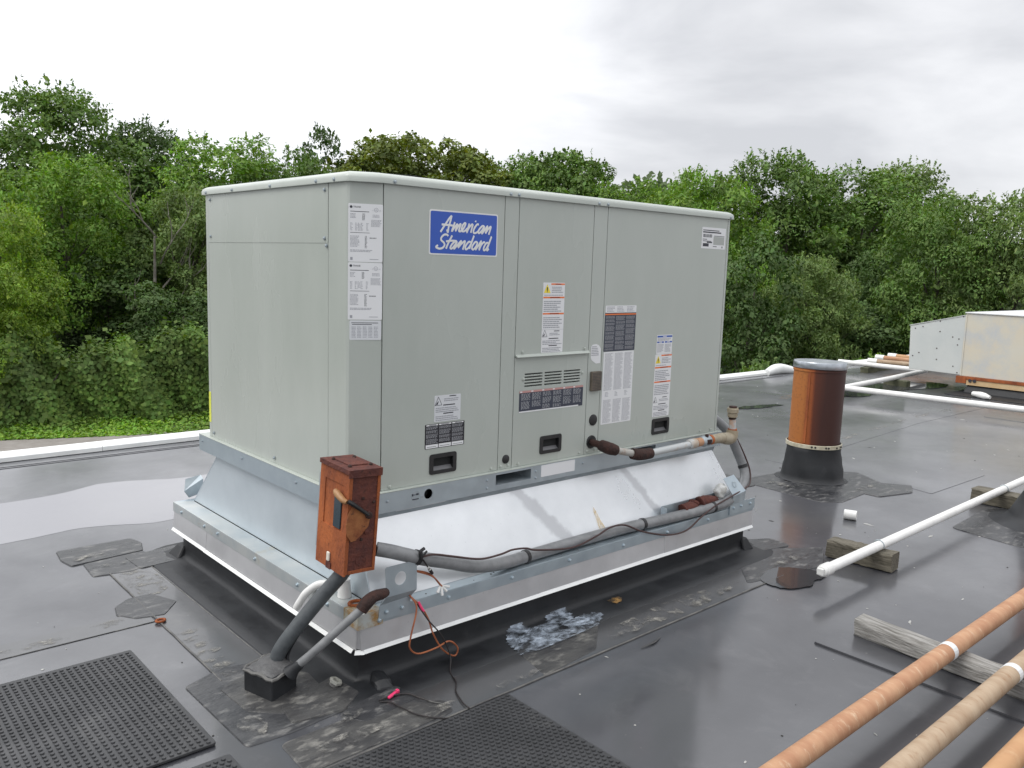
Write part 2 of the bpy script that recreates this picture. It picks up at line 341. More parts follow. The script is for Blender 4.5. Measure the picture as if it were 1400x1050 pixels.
def leaf_mat():
    mt, t, p = new_mat('leaf')
    nd, ln = t.nodes, t.links
    oi = nd.new('ShaderNodeObjectInfo')
    ge = nd.new('ShaderNodeNewGeometry')
    hs = nd.new('ShaderNodeHueSaturation')
    ln.new(oi.outputs['Color'], hs.inputs['Color'])
    a = nd.new('ShaderNodeMapRange'); a.inputs[3].default_value = 0.72; a.inputs[4].default_value = 1.38
    ln.new(ge.outputs['Random Per Island'], a.inputs[0])
    tcl = nd.new('ShaderNodeTexCoord'); ncl = nd.new('ShaderNodeTexNoise'); ncl.inputs['Scale'].default_value = 0.75; ncl.inputs['Detail'].default_value = 2
    ln.new(tcl.outputs['Object'], ncl.inputs['Vector'])
    mcl = nd.new('ShaderNodeMapRange'); mcl.inputs[1].default_value = 0.32; mcl.inputs[2].default_value = 0.68; mcl.inputs[3].default_value = 0.62; mcl.inputs[4].default_value = 1.42
    ln.new(ncl.outputs['Fac'], mcl.inputs[0])
    pcl = nd.new('ShaderNodeMath'); pcl.operation = 'MULTIPLY'; ln.new(a.outputs[0], pcl.inputs[0]); ln.new(mcl.outputs[0], pcl.inputs[1])
    ln.new(pcl.outputs[0], hs.inputs['Value'])
    b = nd.new('ShaderNodeMath'); b.operation = 'MULTIPLY'; b.inputs[1].default_value = 7.13; ln.new(ge.outputs['Random Per Island'], b.inputs[0])
    c = nd.new('ShaderNodeMath'); c.operation = 'FRACT'; ln.new(b.outputs[0], c.inputs[0])
    d = nd.new('ShaderNodeMapRange'); d.inputs[3].default_value = 0.475; d.inputs[4].default_value = 0.52
    ln.new(c.outputs[0], d.inputs[0]); ln.new(d.outputs[0], hs.inputs['Hue'])
    mx = nd.new('ShaderNodeMix'); mx.data_type = 'RGBA'; mx.blend_type = 'MIX'
    # paler undersides
    f = nd.new('ShaderNodeMath'); f.operation = 'MULTIPLY'; f.inputs[1].default_value = 0.28; ln.new(ge.outputs['Backfacing'], f.inputs[0])
    ln.new(f.outputs[0], mx.inputs[0]); ln.new(hs.outputs[0], mx.inputs[6]); mx.inputs[7].default_value = (0.22, 0.29, 0.15, 1)
    ln.new(mx.outputs[2], p.inputs['Base Color'])
    p.inputs['Roughness'].default_value = 0.55
    p.inputs['Specular IOR Level'].default_value = 0.12
    tr = nd.new('ShaderNodeBsdfTranslucent')
    g = nd.new('ShaderNodeMix'); g.data_type = 'RGBA'; g.blend_type = 'MULTIPLY'; g.inputs[0].default_value = 1
    ln.new(hs.outputs[0], g.inputs[6]); g.inputs[7].default_value = (1.5, 1.5, 0.6, 1)
    ln.new(g.outputs[2], tr.inputs[0])
    ms = nd.new('ShaderNodeMixShader'); ms.inputs[0].default_value = 0.20
    ln.new(p.outputs[0], ms.inputs[1]); ln.new(tr.outputs[0], ms.inputs[2])
    ln.new(ms.outputs[0], nd['Material Output'].inputs[0])
    return mt
LEAF = leaf_mat()
BARK = M('bark', (0.06, 0.05, 0.04), (0.12, 0.105, 0.085), 8, 0.9, bump=0.5, stretch=(1, 1, 0.25))
DEADW = M('bleached_bark', (0.24, 0.225, 0.20), (0.14, 0.125, 0.105), 6, 0.9)
SOIL = M('soil_and_litter', (0.020, 0.018, 0.012), (0.05, 0.045, 0.025), 0.8, 0.95)
ASPH = M('worn_asphalt', (0.24, 0.22, 0.20), (0.30, 0.28, 0.26), 3, 0.9)

# ---------------------------------------------------------------- mesh helpers
LOC = {}
def link(o, parent=None):
    C.objects.link(o)
    if parent is not None:
        o.parent = parent
    return o
def thing(name, label, cat, loc=(0, 0, 0), group=None, rot=None):
    o = bpy.data.objects.new(name, None)
    o.empty_display_size = 0.1
    C.objects.link(o)
    o.location = loc
    if rot: o.rotation_euler = rot
    LOC[o.name] = Vector(loc)
    o['label'] = label; o['category'] = cat
    if group: o['group'] = group
    return o
def tag(o, label, cat, group=None):
    o['label'] = label; o['category'] = cat
    if group: o['group'] = group
    return o

def catmull(pts, k=6, closed=False):
    P = [Vector(p) for p in pts]
    n = len(P); res = []
    rng_i = range(n) if closed else range(n - 1)
    for i in rng_i:
        p0 = P[(i - 1) % n] if (closed or i > 0) else P[0] * 2 - P[1]
        p1 = P[i]; p2 = P[(i + 1) % n]
        p3 = P[(i + 2) % n] if (closed or i + 2 < n) else P[n - 1] * 2 - P[n - 2]
        for j in range(k):
            t = j / k
            res.append(0.5 * ((2 * p1) + (p2 - p0) * t + (2 * p0 - 5 * p1 + 4 * p2 - p3) * t * t + (3 * p1 - p0 - 3 * p2 + p3) * t ** 3))
    if not closed:
        res.append(P[-1])
    return res

class MB:
    def __init__(s): s.v = []; s.f = []; s.mi = []
    def add(s, vs, fs, mi=0):
        b = len(s.v); s.v += [Vector(a) for a in vs]
        for q in fs:
            s.f.append([b + i for i in q]); s.mi.append(mi)
        return s
    def box(s, x0, x1, y0, y1, z0, z1, mi=0):
        return s.add([(x0, y0, z0), (x1, y0, z0), (x1, y1, z0), (x0, y1, z0), (x0, y0, z1), (x1, y0, z1), (x1, y1, z1), (x0, y1, z1)],
                     [(0, 3, 2, 1), (4, 5, 6, 7), (0, 1, 5, 4), (1, 2, 6, 5), (2, 3, 7, 6), (3, 0, 4, 7)], mi)
    def hexa(s, p, mi=0):           # eight corners: bottom ring then top ring
        return s.add(p, [(0, 3, 2, 1), (4, 5, 6, 7), (0, 1, 5, 4), (1, 2, 6, 5), (2, 3, 7, 6), (3, 0, 4, 7)], mi)
    def quad(s, a, b, c, d, mi=0): return s.add([a, b, c, d], [(0, 1, 2, 3)], mi)
    def slab(s, quadpts, n, th, mi=0):  # thick sheet from four points
        n = Vector(n) * th
        return s.hexa([Vector(q) for q in quadpts] + [Vector(q) + n for q in quadpts], mi)
    def prism(s, poly, z0, z1, mi=0, slope=0.0):
        n = len(poly)
        cx = sum(p[0] for p in poly) / n; cy = sum(p[1] for p in poly) / n
        lo = [(p[0], p[1], z0) for p in poly]
        def ins(p):
            dx, dy = cx - p[0], cy - p[1]; l = math.hypot(dx, dy) or 1
            return (p[0] + dx / l * slope, p[1] + dy / l * slope, z1)
        hi = [ins(p) for p in poly]
        area = sum(poly[i][0] * poly[(i + 1) % n][1] - poly[(i + 1) % n][0] * poly[i][1] for i in range(n))
        if area < 0: lo.reverse(); hi.reverse()
        s.add(lo + hi, [list(range(n - 1, -1, -1)), list(range(n, 2 * n))] + [(i, (i + 1) % n, n + (i + 1) % n, n + i) for i in range(n)], mi)
        return s
    def tube(s, pts, r, n=12, smooth=0, mi=0, caps=True, closed=False, flat=None):
        P = catmull(pts, smooth, closed) if smooth else [Vector(p) for p in pts]
        m_ = len(P)
        rs = r if isinstance(r, (list, tuple)) else [r] * m_
        if len(rs) != m_:
            q_ = [i * (len(rs) - 1) / max(1, m_ - 1) for i in range(m_)]
            rs = [rs[int(t)] + (rs[min(int(t) + 1, len(rs) - 1)] - rs[int(t)]) * (t - int(t)) for t in q_]
        b = len(s.v)
        ref = None
        for i, p in enumerate(P):
            d = (P[(i + 1) % m_] - P[(i - 1) % m_]) if (closed or 0 < i < m_ - 1) else (P[1] - P[0] if i == 0 else P[-1] - P[-2])
            d = d.normalized() if d.length > 1e-9 else Vector((0, 0, 1))
            if ref is None:
                ref = d.orthogonal().normalized()
            ref = ref - d * ref.dot(d)
            ref = ref.normalized() if ref.length > 1e-6 else d.orthogonal().normalized()
            w = d.cross(ref)
            for k in range(n):
                a = 2 * math.pi * k / n
                off = ref * math.cos(a) * rs[i] + w * math.sin(a) * rs[i]
                if flat is not None:      # squash along a direction
                    fn, fk = flat
                    off = off - fn * off.dot(fn) * (1 - fk)
                s.v.append(p + off)
        L = m_ if closed else m_ - 1
        for i in range(L):
            for k in range(n):
                i2 = (i + 1) % m_
                s.f.append([b + i * n + k, b + i * n + (k + 1) % n, b + i2 * n + (k + 1) % n, b + i2 * n + k]); s.mi.append(mi)
        if caps and not closed:
            s.f.append([b + k for k in range(n - 1, -1, -1)]); s.mi.append(mi)
            s.f.append([b + (m_ - 1) * n + k for k in range(n)]); s.mi.append(mi)
        return s
    def lathe(s, prof, c, axis=(0, 0, 1), n=24, mi=0, wob=None, close_top=False, close_bot=False):
        ax = Vector(axis).normalized(); e1 = ax.orthogonal().normalized(); e2 = ax.cross(e1); c = Vector(c)
        b = len(s.v)
        for j, (r, h) in enumerate(prof):
            for k in range(n):
                a = 2 * math.pi * k / n
                rr = r * (1 + (wob(a, h) if wob else 0))
                s.v.append(c + ax * h + (e1 * math.cos(a) + e2 * math.sin(a)) * rr)
        for j in range(len(prof) - 1):
            for k in range(n):
                s.f.append([b + j * n + k, b + j * n + (k + 1) % n, b + (j + 1) * n + (k + 1) % n, b + (j + 1) * n + k]); s.mi.append(mi)
        if close_top:
            s.f.append([b + (len(prof) - 1) * n + k for k in range(n)]); s.mi.append(mi)
        if close_bot:
            s.f.append([b + k for k in range(n - 1, -1, -1)]); s.mi.append(mi)
        return s
    def build(s, name, mats, parent=None, smooth=False, bevel=0.0, local=False, segs=2):
        off = Vector((0, 0, 0))
        q = parent
        if not local:
            while q is not None:
                off = off + LOC.get(q.name, Vector((0, 0, 0))); q = q.parent
        me = bpy.data.meshes.new(name)
        me.from_pydata([tuple(a - off) for a in s.v], [], s.f)
        mats = mats if isinstance(mats, (list, tuple)) else [mats]
        for mm in mats: me.materials.append(mm)
        if len(mats) > 1: me.polygons.foreach_set('material_index', s.mi)
        me.update()
        o = bpy.data.objects.new(name, me)
        link(o, parent)
        if smooth:
            me.polygons.foreach_set('use_smooth', [True] * len(me.polygons))
            md = o.modifiers.new('edges', 'EDGE_SPLIT'); md.split_angle = math.radians(smooth if smooth is not True else 40)
        if bevel:
            md = o.modifiers.new('bevel', 'BEVEL'); md.width = bevel; md.segments = segs; md.limit_method = 'ANGLE'; md.angle_limit = math.radians(35)
        return o

def holed_plate(name, outer, holes, frame, th, mat_, parent, bevel=0.0):
    """A sheet with real openings. outer and holes are lists of (u, v); frame = (origin, U, V, N); th goes inward along -N"""
    O, U, V, Nn = [Vector(a) for a in frame]
    bm = bmesh.new()
    edges = []
    for loop in [outer] + holes:
        vs = [bm.verts.new(O + U * a + V * b) for a, b in loop]
        for i in range(len(vs)):
            edges.append(bm.edges.new((vs[i], vs[(i + 1) % len(vs)])))
    bmesh.ops.triangle_fill(bm, use_beauty=True, edges=edges, normal=Nn)
    for f in bm.faces:
        f.normal_update()
        if f.normal.dot(Nn) < 0: f.normal_flip()
    r = bmesh.ops.extrude_face_region(bm, geom=bm.faces[:])
    nv = [g for g in r['geom'] if isinstance(g, bmesh.types.BMVert)]
    nf = [g for g in r['geom'] if isinstance(g, bmesh.types.BMFace)]
    for v in nv: v.co += Nn * 0
    old = [f for f in bm.faces if f not in set(nf)]
    # the untouched originals become the back
    for v in bm.verts:
        pass
    base = set(v for f in nf for v in f.verts)
    for v in bm.verts:
        if v not in base: v.co -= Nn * th
    bmesh.ops.recalc_face_normals(bm, faces=bm.faces[:])
    off = Vector((0, 0, 0)); q = parent
    while q is not None:
        off = off + LOC.get(q.name, Vector((0, 0, 0))); q = q.parent
    for v in bm.verts: v.co -= off
    me = bpy.data.meshes.new(name); bm.to_mesh(me); bm.free()
    me.materials.append(mat_)
    o = link(bpy.data.objects.new(name, me), parent)
    if bevel:
        md = o.modifiers.new('bevel', 'BEVEL'); md.width = bevel; md.segments = 2; md.limit_method = 'ANGLE'; md.angle_limit = math.radians(35)
    return o
def rect(u0, u1, v0, v1): return [(u0, v0), (u1, v0), (u1, v1), (u0, v1)]
def circ(u, v, r, n=20): return [(u + r * math.cos(2 * math.pi * k / n), v + r * math.sin(2 * math.pi * k / n)) for k in range(n)]

_screw = {}
def screw(parent, p, n, r=0.006, mat_=None):
    mat_ = mat_ or GALVD
    key = (round(r, 4), mat_.name, tuple(round(a, 2) for a in n))
    q = parent; off = Vector((0, 0, 0))
    while q is not None:
        off = off + LOC.get(q.name, Vector((0, 0, 0))); q = q.parent
    if key not in _screw:
        mb = MB(); mb.lathe([(r * 1.5, 0), (r * 1.5, r * 0.35), (r, r * 0.4), (r, r * 1.1), (r * 0.7, r * 1.3)], (0, 0, 0), n, 8, close_top=True)
        o = mb.build('screw', mat_, parent, local=True)
        _screw[key] = o
    else:
        o = link(_screw[key].copy(), parent)
    o.location = Vector(p) - off
    return o

# ================================================================ SETTING: roof, edge, water, ground
def wobble_poly(pts, k=5, jit=0.006, closed=True, seed=1):
    rr = random.Random(seed)
    P = catmull([(a, b, 0) for a, b in pts], k, True)
    return [(p.x + rr.uniform(-jit, jit), p.y + rr.uniform(-jit, jit)) for p in P]
def round_poly(pts, r=0.02, k=4):
    out_ = []
    n = len(pts)
    for i in range(n):
        p = Vector(pts[i]); a = Vector(pts[i - 1]); b = Vector(pts[(i + 1) % n])
        da = (a - p); db = (b - p)
        ra = min(r, da.length * 0.45, db.length * 0.45)
        s_, e_ = p + da.normalized() * ra, p + db.normalized() * ra
        for j in range(k + 1):
            t = j / k
            q = s_ * (1 - t) ** 2 + p * 2 * t * (1 - t) + e_ * t * t
            out_.append((q.x, q.y))
    return out_

mb = MB()
mb.add([(-14, -14, 0), (34, -14, 0), (34, 4.15, 0), (-14, 4.15, 0), (-14, -14, -3.5), (34, -14, -3.5), (34, 4.15, -3.5), (-14, 4.15, -3.5)],
       [(0, 1, 2, 3), (0, 4, 5, 1), (1, 5, 6, 2), (2, 6, 7, 3), (3, 7, 4, 0)])
roof = mb.build('roof', ROOF); roof['kind'] = 'structure'; LOC['roof'] = Vector((0, 0, 0))

# white metal edge trim, in lengths that butt at laps
def trim(x0, x1, ins=0.0, zt=0.062):
    m_ = MB()
    prof = [(4.062 + ins, 0.004), (4.066 + ins, 0.034), (4.09 + ins, 0.050), (4.160, zt), (4.168, zt - 0.006), (4.168, -0.10), (4.156, -0.10), (4.156, 0.0)]
    n = len(prof)
    m_.add([(x0, a, b) for a, b in prof] + [(x1, a, b) for a, b in prof],
           [tuple(range(n)), tuple(range(2 * n - 1, n - 1, -1))] + [(i, n + i, n + (i + 1) % n, (i + 1) % n) for i in range(n)])
    return m_.build('edge_trim', WHITE, roof)
xs = [-9, -5.9, -2.8, 0.3, 3.4, 6.5, 9.62]
for i in range(len(xs) - 1):
    trim(xs[i], xs[i + 1] - 0.004, ins=0.004 * (i % 2))
trim(10.36, 13.4); trim(13.41, 16.5, 0.004); trim(16.51, 20)
mb = MB(); mb.tube([(9.45, 4.07, 0.035), (9.68, 4.09, 0.065), (9.86, 4.08, 0.070), (10.05, 4.02, 0.045), (10.10, 3.92, 0.01)], [0.05, 0.08, 0.078, 0.06, 0.03], 10, smooth=3)
mb.build('trim_end_flashing', WHITE, roof, smooth=True)
mb = MB(); mb.tube([(10.08, 4.1, 0.0), (10.20, 4.03, 0.02), (10.36, 3.98, 0.012)], [0.03, 0.05, 0.04], 8, smooth=3)
mb.build('trim_end_flashing', EPDM, roof, smooth=True)

def patch(pts, z1, mat_=PATCH, rnd=0.03, name='membrane_patch', slope=0.004):
    m_ = MB(); m_.prism(round_poly(pts, rnd), 0.0008, z1, slope=slope)
    return m_.build(name, mat_, roof)
# seam tapes round the big curb and across the roof
patch([(-0.50, -0.535), (2.15, -0.515), (2.15, -0.315), (-0.23, -0.315), (-0.23, -0.36)], 0.0030, TAPEM, 0.01, 'seam_tape')
patch([(-0.435, 0.15), (-0.245, 0.15), (-0.245, 1.46), (-0.425, 1.46)], 0.0030, TAPEM, 0.01, 'seam_tape')
patch([(-5, 0.81), (-0.44, 0.795), (-0.44, 0.92), (-5, 0.945)], 0.0026, TAPEM, 0.01, 'seam_tape')
patch([(4.4, 0.78), (7.3, 0.98), (10.3, 0.98), (10.3, 1.16), (7.3, 1.19), (4.4, 0.98)], 0.0026, ROOF, 0.01, 'seam_tape')
patch([(-8, 3.87), (9.7, 3.87), (9.7, 3.98), (-8, 3.98)], 0.0035, ROOF, 0.005, 'seam_tape')
# thin beads of lap sealant along the tape edges
def bead(pts, r=0.0035, mat_=LAP):
    m_ = MB(); m_.tube(pts, r, 6, smooth=4)
    o = m_.build('lap_sealant', mat_, roof, smooth=True); return o
def jl(a, b, n=9, j=0.004, z=0.003):
    j *= 0.35
    return [(a[0] + (b[0] - a[0]) * i / n + rng.uniform(-j, j), a[1] + (b[1] - a[1]) * i / n + rng.uniform(-j, j), z) for i in range(n + 1)]
bead(jl((-0.50, -0.538), (2.15, -0.518), 22, 0.003)); bead(jl((-0.2, -0.314), (2.15, -0.313), 20, 0.002), 0.0025, EPDM)
bead(jl((-0.437, 0.15), (-0.427, 1.45), 14, 0.003)); bead(jl((-0.244, 0.17), (-0.244, 1.45), 14, 0.002), 0.0025, LAP)
bead(jl((-4, 0.805), (-0.44, 0.793), 20, 0.002, 0.0015), 0.0018, PATCHL)
bead(jl((-6, 3.90), (9.6, 3.90), 40, 0.004), 0.004, EPDM)
# patches at the far-left corner of the curb
patch([(-0.545, 1.90), (-0.19, 1.90), (-0.165, 1.80), (-0.20, 1.675), (-0.54, 1.645), (-0.56, 1.75)], 0.0058, PATCH, 0.014)
patch([(-0.49, 1.64), (-0.20, 1.67), (-0.17, 1.50), (-0.33, 1.41), (-0.50, 1.45)], 0.0046, PATCH, 0.012)
patch([(-0.31, 1.62), (-0.04, 1.66), (-0.05, 1.52), (-0.12, 1.43), (-0.30, 1.42)], 0.0072, PATCH, 0.02)
patch([(-0.53, 1.03), (-0.46, 1.09), (-0.36, 1.09), (-0.30, 0.94), (-0.39, 0.83), (-0.50, 0.86), (-0.55, 0.94)], 0.0056, PATCH, 0.010)
# layered patches round the pitch pocket
patch([(-0.555, 0.19), (-0.40, 0.245), (-0.22, 0.20), (-0.17, -0.28), (-0.40, -0.30), (-0.545, -0.29)], 0.0044, PATCH, 0.02)
patch([(-0.47, 0.10), (-0.29, 0.16), (-0.17, 0.02), (-0.19, -0.17), (-0.37, -0.19), (-0.46, -0.10)], 0.0066, PATCHL, 0.015)
patch([(-0.36, -0.14), (-0.12, -0.06), (-0.10, -0.22), (-0.20, -0.29), (-0.38, -0.26)], 0.0086, PATCHL, 0.015)
patch([(-0.46, -0.34), (-0.10, -0.33), (0.10, -0.44), (0.08, -0.52), (-0.47, -0.53)], 0.0048, PATCHL, 0.02)
patch([(-0.24, -0.30), (0.02, -0.24), (0.05, -0.37), (-0.19, -0.40)], 0.0060, PATCH, 0.03)
# right corner of the curb
patch([(2.30, -0.15), (2.72, -0.42), (2.45, -0.57), (2.18, -0.53), (1.90, -0.47), (2.20, -0.20)], 0.0044, PATCH, 0.03)
patch([(2.35, -0.02), (2.62, -0.16), (2.60, -0.30), (2.38, -0.25)], 0.0066, PATCH, 0.04)
# splashed strip in front of the curb
patch([(0.53, -0.355), (0.98, -0.345), (0.80, -0.50), (0.49, -0.53)], 0.0044, PATCHL, 0.01)
patch([(1.18, -0.20), (1.45, -0.30), (1.35, -0.34), (1.12, -0.30)], 0.0046, PATCH, 0.02)
# around the flue, and the loose strip under the grey timber
patch([(3.62, 0.72), (4.30, 0.66), (4.62, 0.32), (4.42, 0.0), (3.70, -0.03), (3.58, 0.06)], 0.0040, PATCH, 0.02)
patch([(4.05, 0.06), (4.40, 0.12), (4.56, -0.12), (4.36, -0.21), (4.05, -0.12)], 0.0058, PATCH, 0.02)
patch([(3.0, 0.95), (3.72, 0.88), (3.62, 0.56), (2.95, 0.62)], 0.0048, PATCH, 0.04)
patch([(4.50, -0.10), (5.4, -0.14), (5.4, -0.32), (4.45, -0.30)], 0.0030, ROOF, 0.02, 'seam_tape')
patch([(3.72, -0.71), (4.30, -0.68), (4.75, -0.85), (4.75, -1.55), (3.85, -1.55), (3.66, -1.10)], 0.0048, PATCH, 0.04)
patch([(1.55, -1.005), (1.90, -1.03), (1.86, -2.4), (1.545, -2.4)], 0.0090, ROOF, 0.01, 'loose_membrane_strip')
patch([(8.40, 0.74), (9.6, 0.95), (9.6, 0.2), (8.42, 0.2)], 0.0050, TAPEM, 0.02)
# see-through dried films
def film(pts, z, mat_, name, k=4, jit=0.012, seed=3):
    m_ = MB(); P = wobble_poly(pts, k, jit, seed=seed)
    m_.add([(a, b, z) for a, b in P], [tuple(range(len(P)))])
    return m_.build(name, mat_, roof)
film([(-0.98, 0.86), (-0.80, 0.87), (-0.76, 0.82), (-0.95, 0.82)], 0.0040, RESID, 'dried_residue', 4, 0.006)
film([(-0.66, 0.89), (-0.56, 0.90), (-0.55, 0.85), (-0.66, 0.85)], 0.0040, RESID, 'dried_residue', 4, 0.006)
for k in range(7):
    y0 = 0.62 - 0.07 * k
    film([(-0.43, y0), (-0.36, y0 + 0.015), (-0.345, y0 - 0.02), (-0.42, y0 - 0.03)], 0.0048 + 0.0001 * k, RESID, 'dried_residue', 3, 0.006, seed=k)
film([(-0.40, 1.40), (-0.28, 1.38), (-0.27, 1.12), (-0.40, 1.10)], 0.0042, RESID, 'dried_residue', 4, 0.01)
film([(1.19, -0.21), (1.25, -0.20), (1.26, -0.235), (1.20, -0.25)], 0.0100, dappled('rust_bleed_spot', (0.09, 0.075, 0.055), (0.36, 0.20, 0.06), 0.38, 0.66, 14), 'rust_bleed', 4, 0.005)
for k, (x, y) in enumerate([(5.2, 0.92), (5.8, 1.0), (6.4, 1.04), (7.0, 1.08), (7.7, 1.12), (8.3, 1.12), (9.0, 1.10)]):
    film([(x, y), (x + 0.35, y + 0.04), (x + 0.4, y + 0.10), (x + 0.05, y + 0.08)], 0.0048, RESID, 'dried_residue', 3, 0.02, seed=k + 20)
film([(7.6, 2.75), (8.3, 2.82), (8.3, 2.72), (7.6, 2.66)], 0.003, dappled('faint_rust_bleed', (0.22, 0.16, 0.11), (0.34, 0.23, 0.14), 0.44, 0.72, 9), 'rust_bleed', 4, 0.04, 9)
film([(1.0, -0.40), (1.5, -0.38), (1.9, -0.44), (1.3, -0.50)], 0.0046, RESID, 'dried_residue', 4, 0.01, 12)

# pale flecks, scuffs and bits of debris scattered over the membrane
m_ = MB(); rf = random.Random(77)
for k in range(420):
    if k % 3: x, y = rf.uniform(-1.6, 3.4), rf.uniform(-2.1, 2.0)
    else: x, y = rf.uniform(2.5, 9.0), rf.uniform(-1.6, 3.5)
    if -0.15 < x < 2.4 and -0.2 < y < 1.6: continue
    s_ = rf.uniform(0.002, 0.007) * (1.6 if x > 3 else 1); a0 = rf.uniform(0, 6.28); el = rf.uniform(0.6, 1.0) if rf.random() < 0.8 else 3.5
    kk = rf.randint(4, 6)
    pts_ = [(math.cos(2 * math.pi * i / kk) * s_ * el * rf.uniform(.6, 1.2), math.sin(2 * math.pi * i / kk) * s_ * rf.uniform(.6, 1.2)) for i in range(kk)]
    pts_ = [(x + p[0] * math.cos(a0) - p[1] * math.sin(a0), y + p[0] * math.sin(a0) + p[1] * math.cos(a0)) for p in pts_]
    b = len(m_.v); m_.v += [Vector((p[0], p[1], 0.001)) for p in pts_] + [Vector((x, y, 0.0022 + s_ * 0.25))]
    for i in range(kk): m_.f.append([b + i, b + (i + 1) % kk, b + kk]); m_.mi.append(0 if k % 4 else 1)
m_.build('roof_grit', [M('pale_fleck', (0.42, 0.42, 0.40), rough=0.8), M('dark_fleck', (0.03, 0.028, 0.025), rough=0.8)], roof)['kind'] = 'stuff'

for k, (x, y, w_, h_) in enumerate([(-0.30, -0.45, 0.30, 0.06), (0.02, -0.48, 0.25, 0.05), (0.40, -0.49, 0.20, 0.04), (1.62, -0.46, 0.30, 0.05), (1.05, -0.47, 0.25, 0.04), (-0.48, -0.20, 0.07, 0.12), (-0.25, -0.33, 0.16, 0.05), (3.75, 0.45, 0.12, 0.2), (4.2, 0.05, 0.25, 0.07), (2.35, -0.42, 0.2, 0.07), (-0.42, 1.72, 0.2, 0.06), (-0.36, 1.55, 0.14, 0.05)]):
    film([(x - w_ / 2, y - h_ / 3), (x, y - h_ / 2), (x + w_ / 2, y - h_ / 4), (x + w_ / 2, y + h_ / 3), (x, y + h_ / 2), (x - w_ / 2, y + h_ / 4)], 0.0094 + 0.00008 * k, RESID, 'dried_residue', 4, 0.008, seed=60 + k)

# standing water
def puddle(pts, z=0.0016, k=6, jit=0.006, seed=5, mat_=WATER):
    P = wobble_poly(pts, k, jit, seed=seed)
    m_ = MB(); m_.add([(a, b, z) for a, b in P], [tuple(range(len(P)))])
    o = m_.build('puddle', mat_); o['kind'] = 'structure'; return o
puddle([(-4.5, 2.2), (-2.4, 2.12), (-1.3, 2.16), (-0.73, 2.18), (-0.33, 2.23), (0.05, 2.10), (0.35, 2.2), (0.9, 2.3), (1.2, 2.6), (0.95, 2.95), (0.47, 2.98), (0.05, 3.12), (-0.30, 3.0), (-0.75, 3.0), (-1.5, 3.2), (-3, 3.1), (-4.6, 3.0)], 0.0008, mat_=GLARE_WATER)
puddle([(1.985, -0.50), (2.07, -0.45), (2.21, -0.435), (2.31, -0.53), (2.335, -0.61), (2.29, -0.66), (2.20, -0.655), (2.12, -0.68), (1.99, -0.615)], 0.0058, jit=0.004)
puddle([(8.3, 2.55), (8.6, 2.22), (9.3, 2.25), (10.0, 2.12), (10.6, 2.02), (11.0, 2.15), (11.0, 2.4), (10.7, 2.5), (10.4, 2.80), (9.5, 2.80), (8.8, 2.75)], 0.006, jit=0.02)
puddle([(6.35, 2.53), (6.7, 2.43), (7.1, 2.42), (6.9, 2.53), (6.6, 2.60)], 0.006, jit=0.02)
puddle([(0.95, 1.75), (2.1, 1.75), (2.6, 1.9), (1.8, 2.2)], 0.006)

# ground far below the roof
g = MB(); n = 40
for i in range(n + 1):
    for j in range(n + 1):
        x = -250 + 600 * i / n; y = -200 + 600 * j / n
        g.v.append(Vector((x, y, -3.5)))
for i in range(n):
    for j in range(n):
        a = i * (n + 1) + j
        g.f.append([a, a + n + 1, a + n + 2, a + 1]); g.mi.append(0)
go = g.build('ground', SOIL); go['kind'] = 'structure'
mb = MB(); mb.hexa([(-60, 4.6, -3.499), (60, 4.6, -3.499), (60, 9.6, -3.499), (-60, 38.6, -3.499), (-60, 4.6, -3.46), (60, 4.6, -3.46), (60, 9.6, -3.46), (-60, 38.6, -3.46)])
ao = mb.build('service_road', ASPH); ao['kind'] = 'structure'
ao.rotation_euler = (0, 0, 0)

# ================================================================ AIR CONDITIONER
L, Wd, zb, zt = 2.25, 1.298, 0.637, 1.7605
ac = thing('air_conditioner', 'large pale grey-green rooftop air conditioner with a blue logo sign on its front', 'air conditioner', (1.125, 0.65, 0.525))
core = MB(); core.prism([(0.012, Wd - 0.012), (0.012, 0.06), (0.12, 0.014), (L - 0.012, 0.014), (L - 0.012, Wd - 0.012)], 0.630, zt)
core.build('inner_casing', DARK, ac)
def panel(x0, x1, y0, y1, z0, z1, name='panel', mat_=PAINT, bev=0.0018):
    m_ = MB(); m_.box(x0, x1, y0, y1, z0, z1); return m_.build(name, mat_, ac, bevel=bev)
G = 0.0016
# left end
panel(0, 0.010, 0.183, 1.268, zb, 1.5445, 'left_panel', bev=0.0008)
panel(-0.0012, 0.010, 0.1835, 1.2675, 1.5446, zt - 0.003, 'upper_left_panel', bev=0.0005)
panel(0, 0.010, 1.271, Wd, zb, zt, 'corner_strip')
pc = MB(); pc.prism([(0, 0.1805), (0, 0.056), (0.006, 0.045), (0.104, 0.003), (0.1135, 0.0), (0.1135, 0.012), (0.105, 0.015), (0.014, 0.056), (0.011, 0.064), (0.011, 0.1805)], zb, zt)
pc.build('corner_post', PAINT, ac)
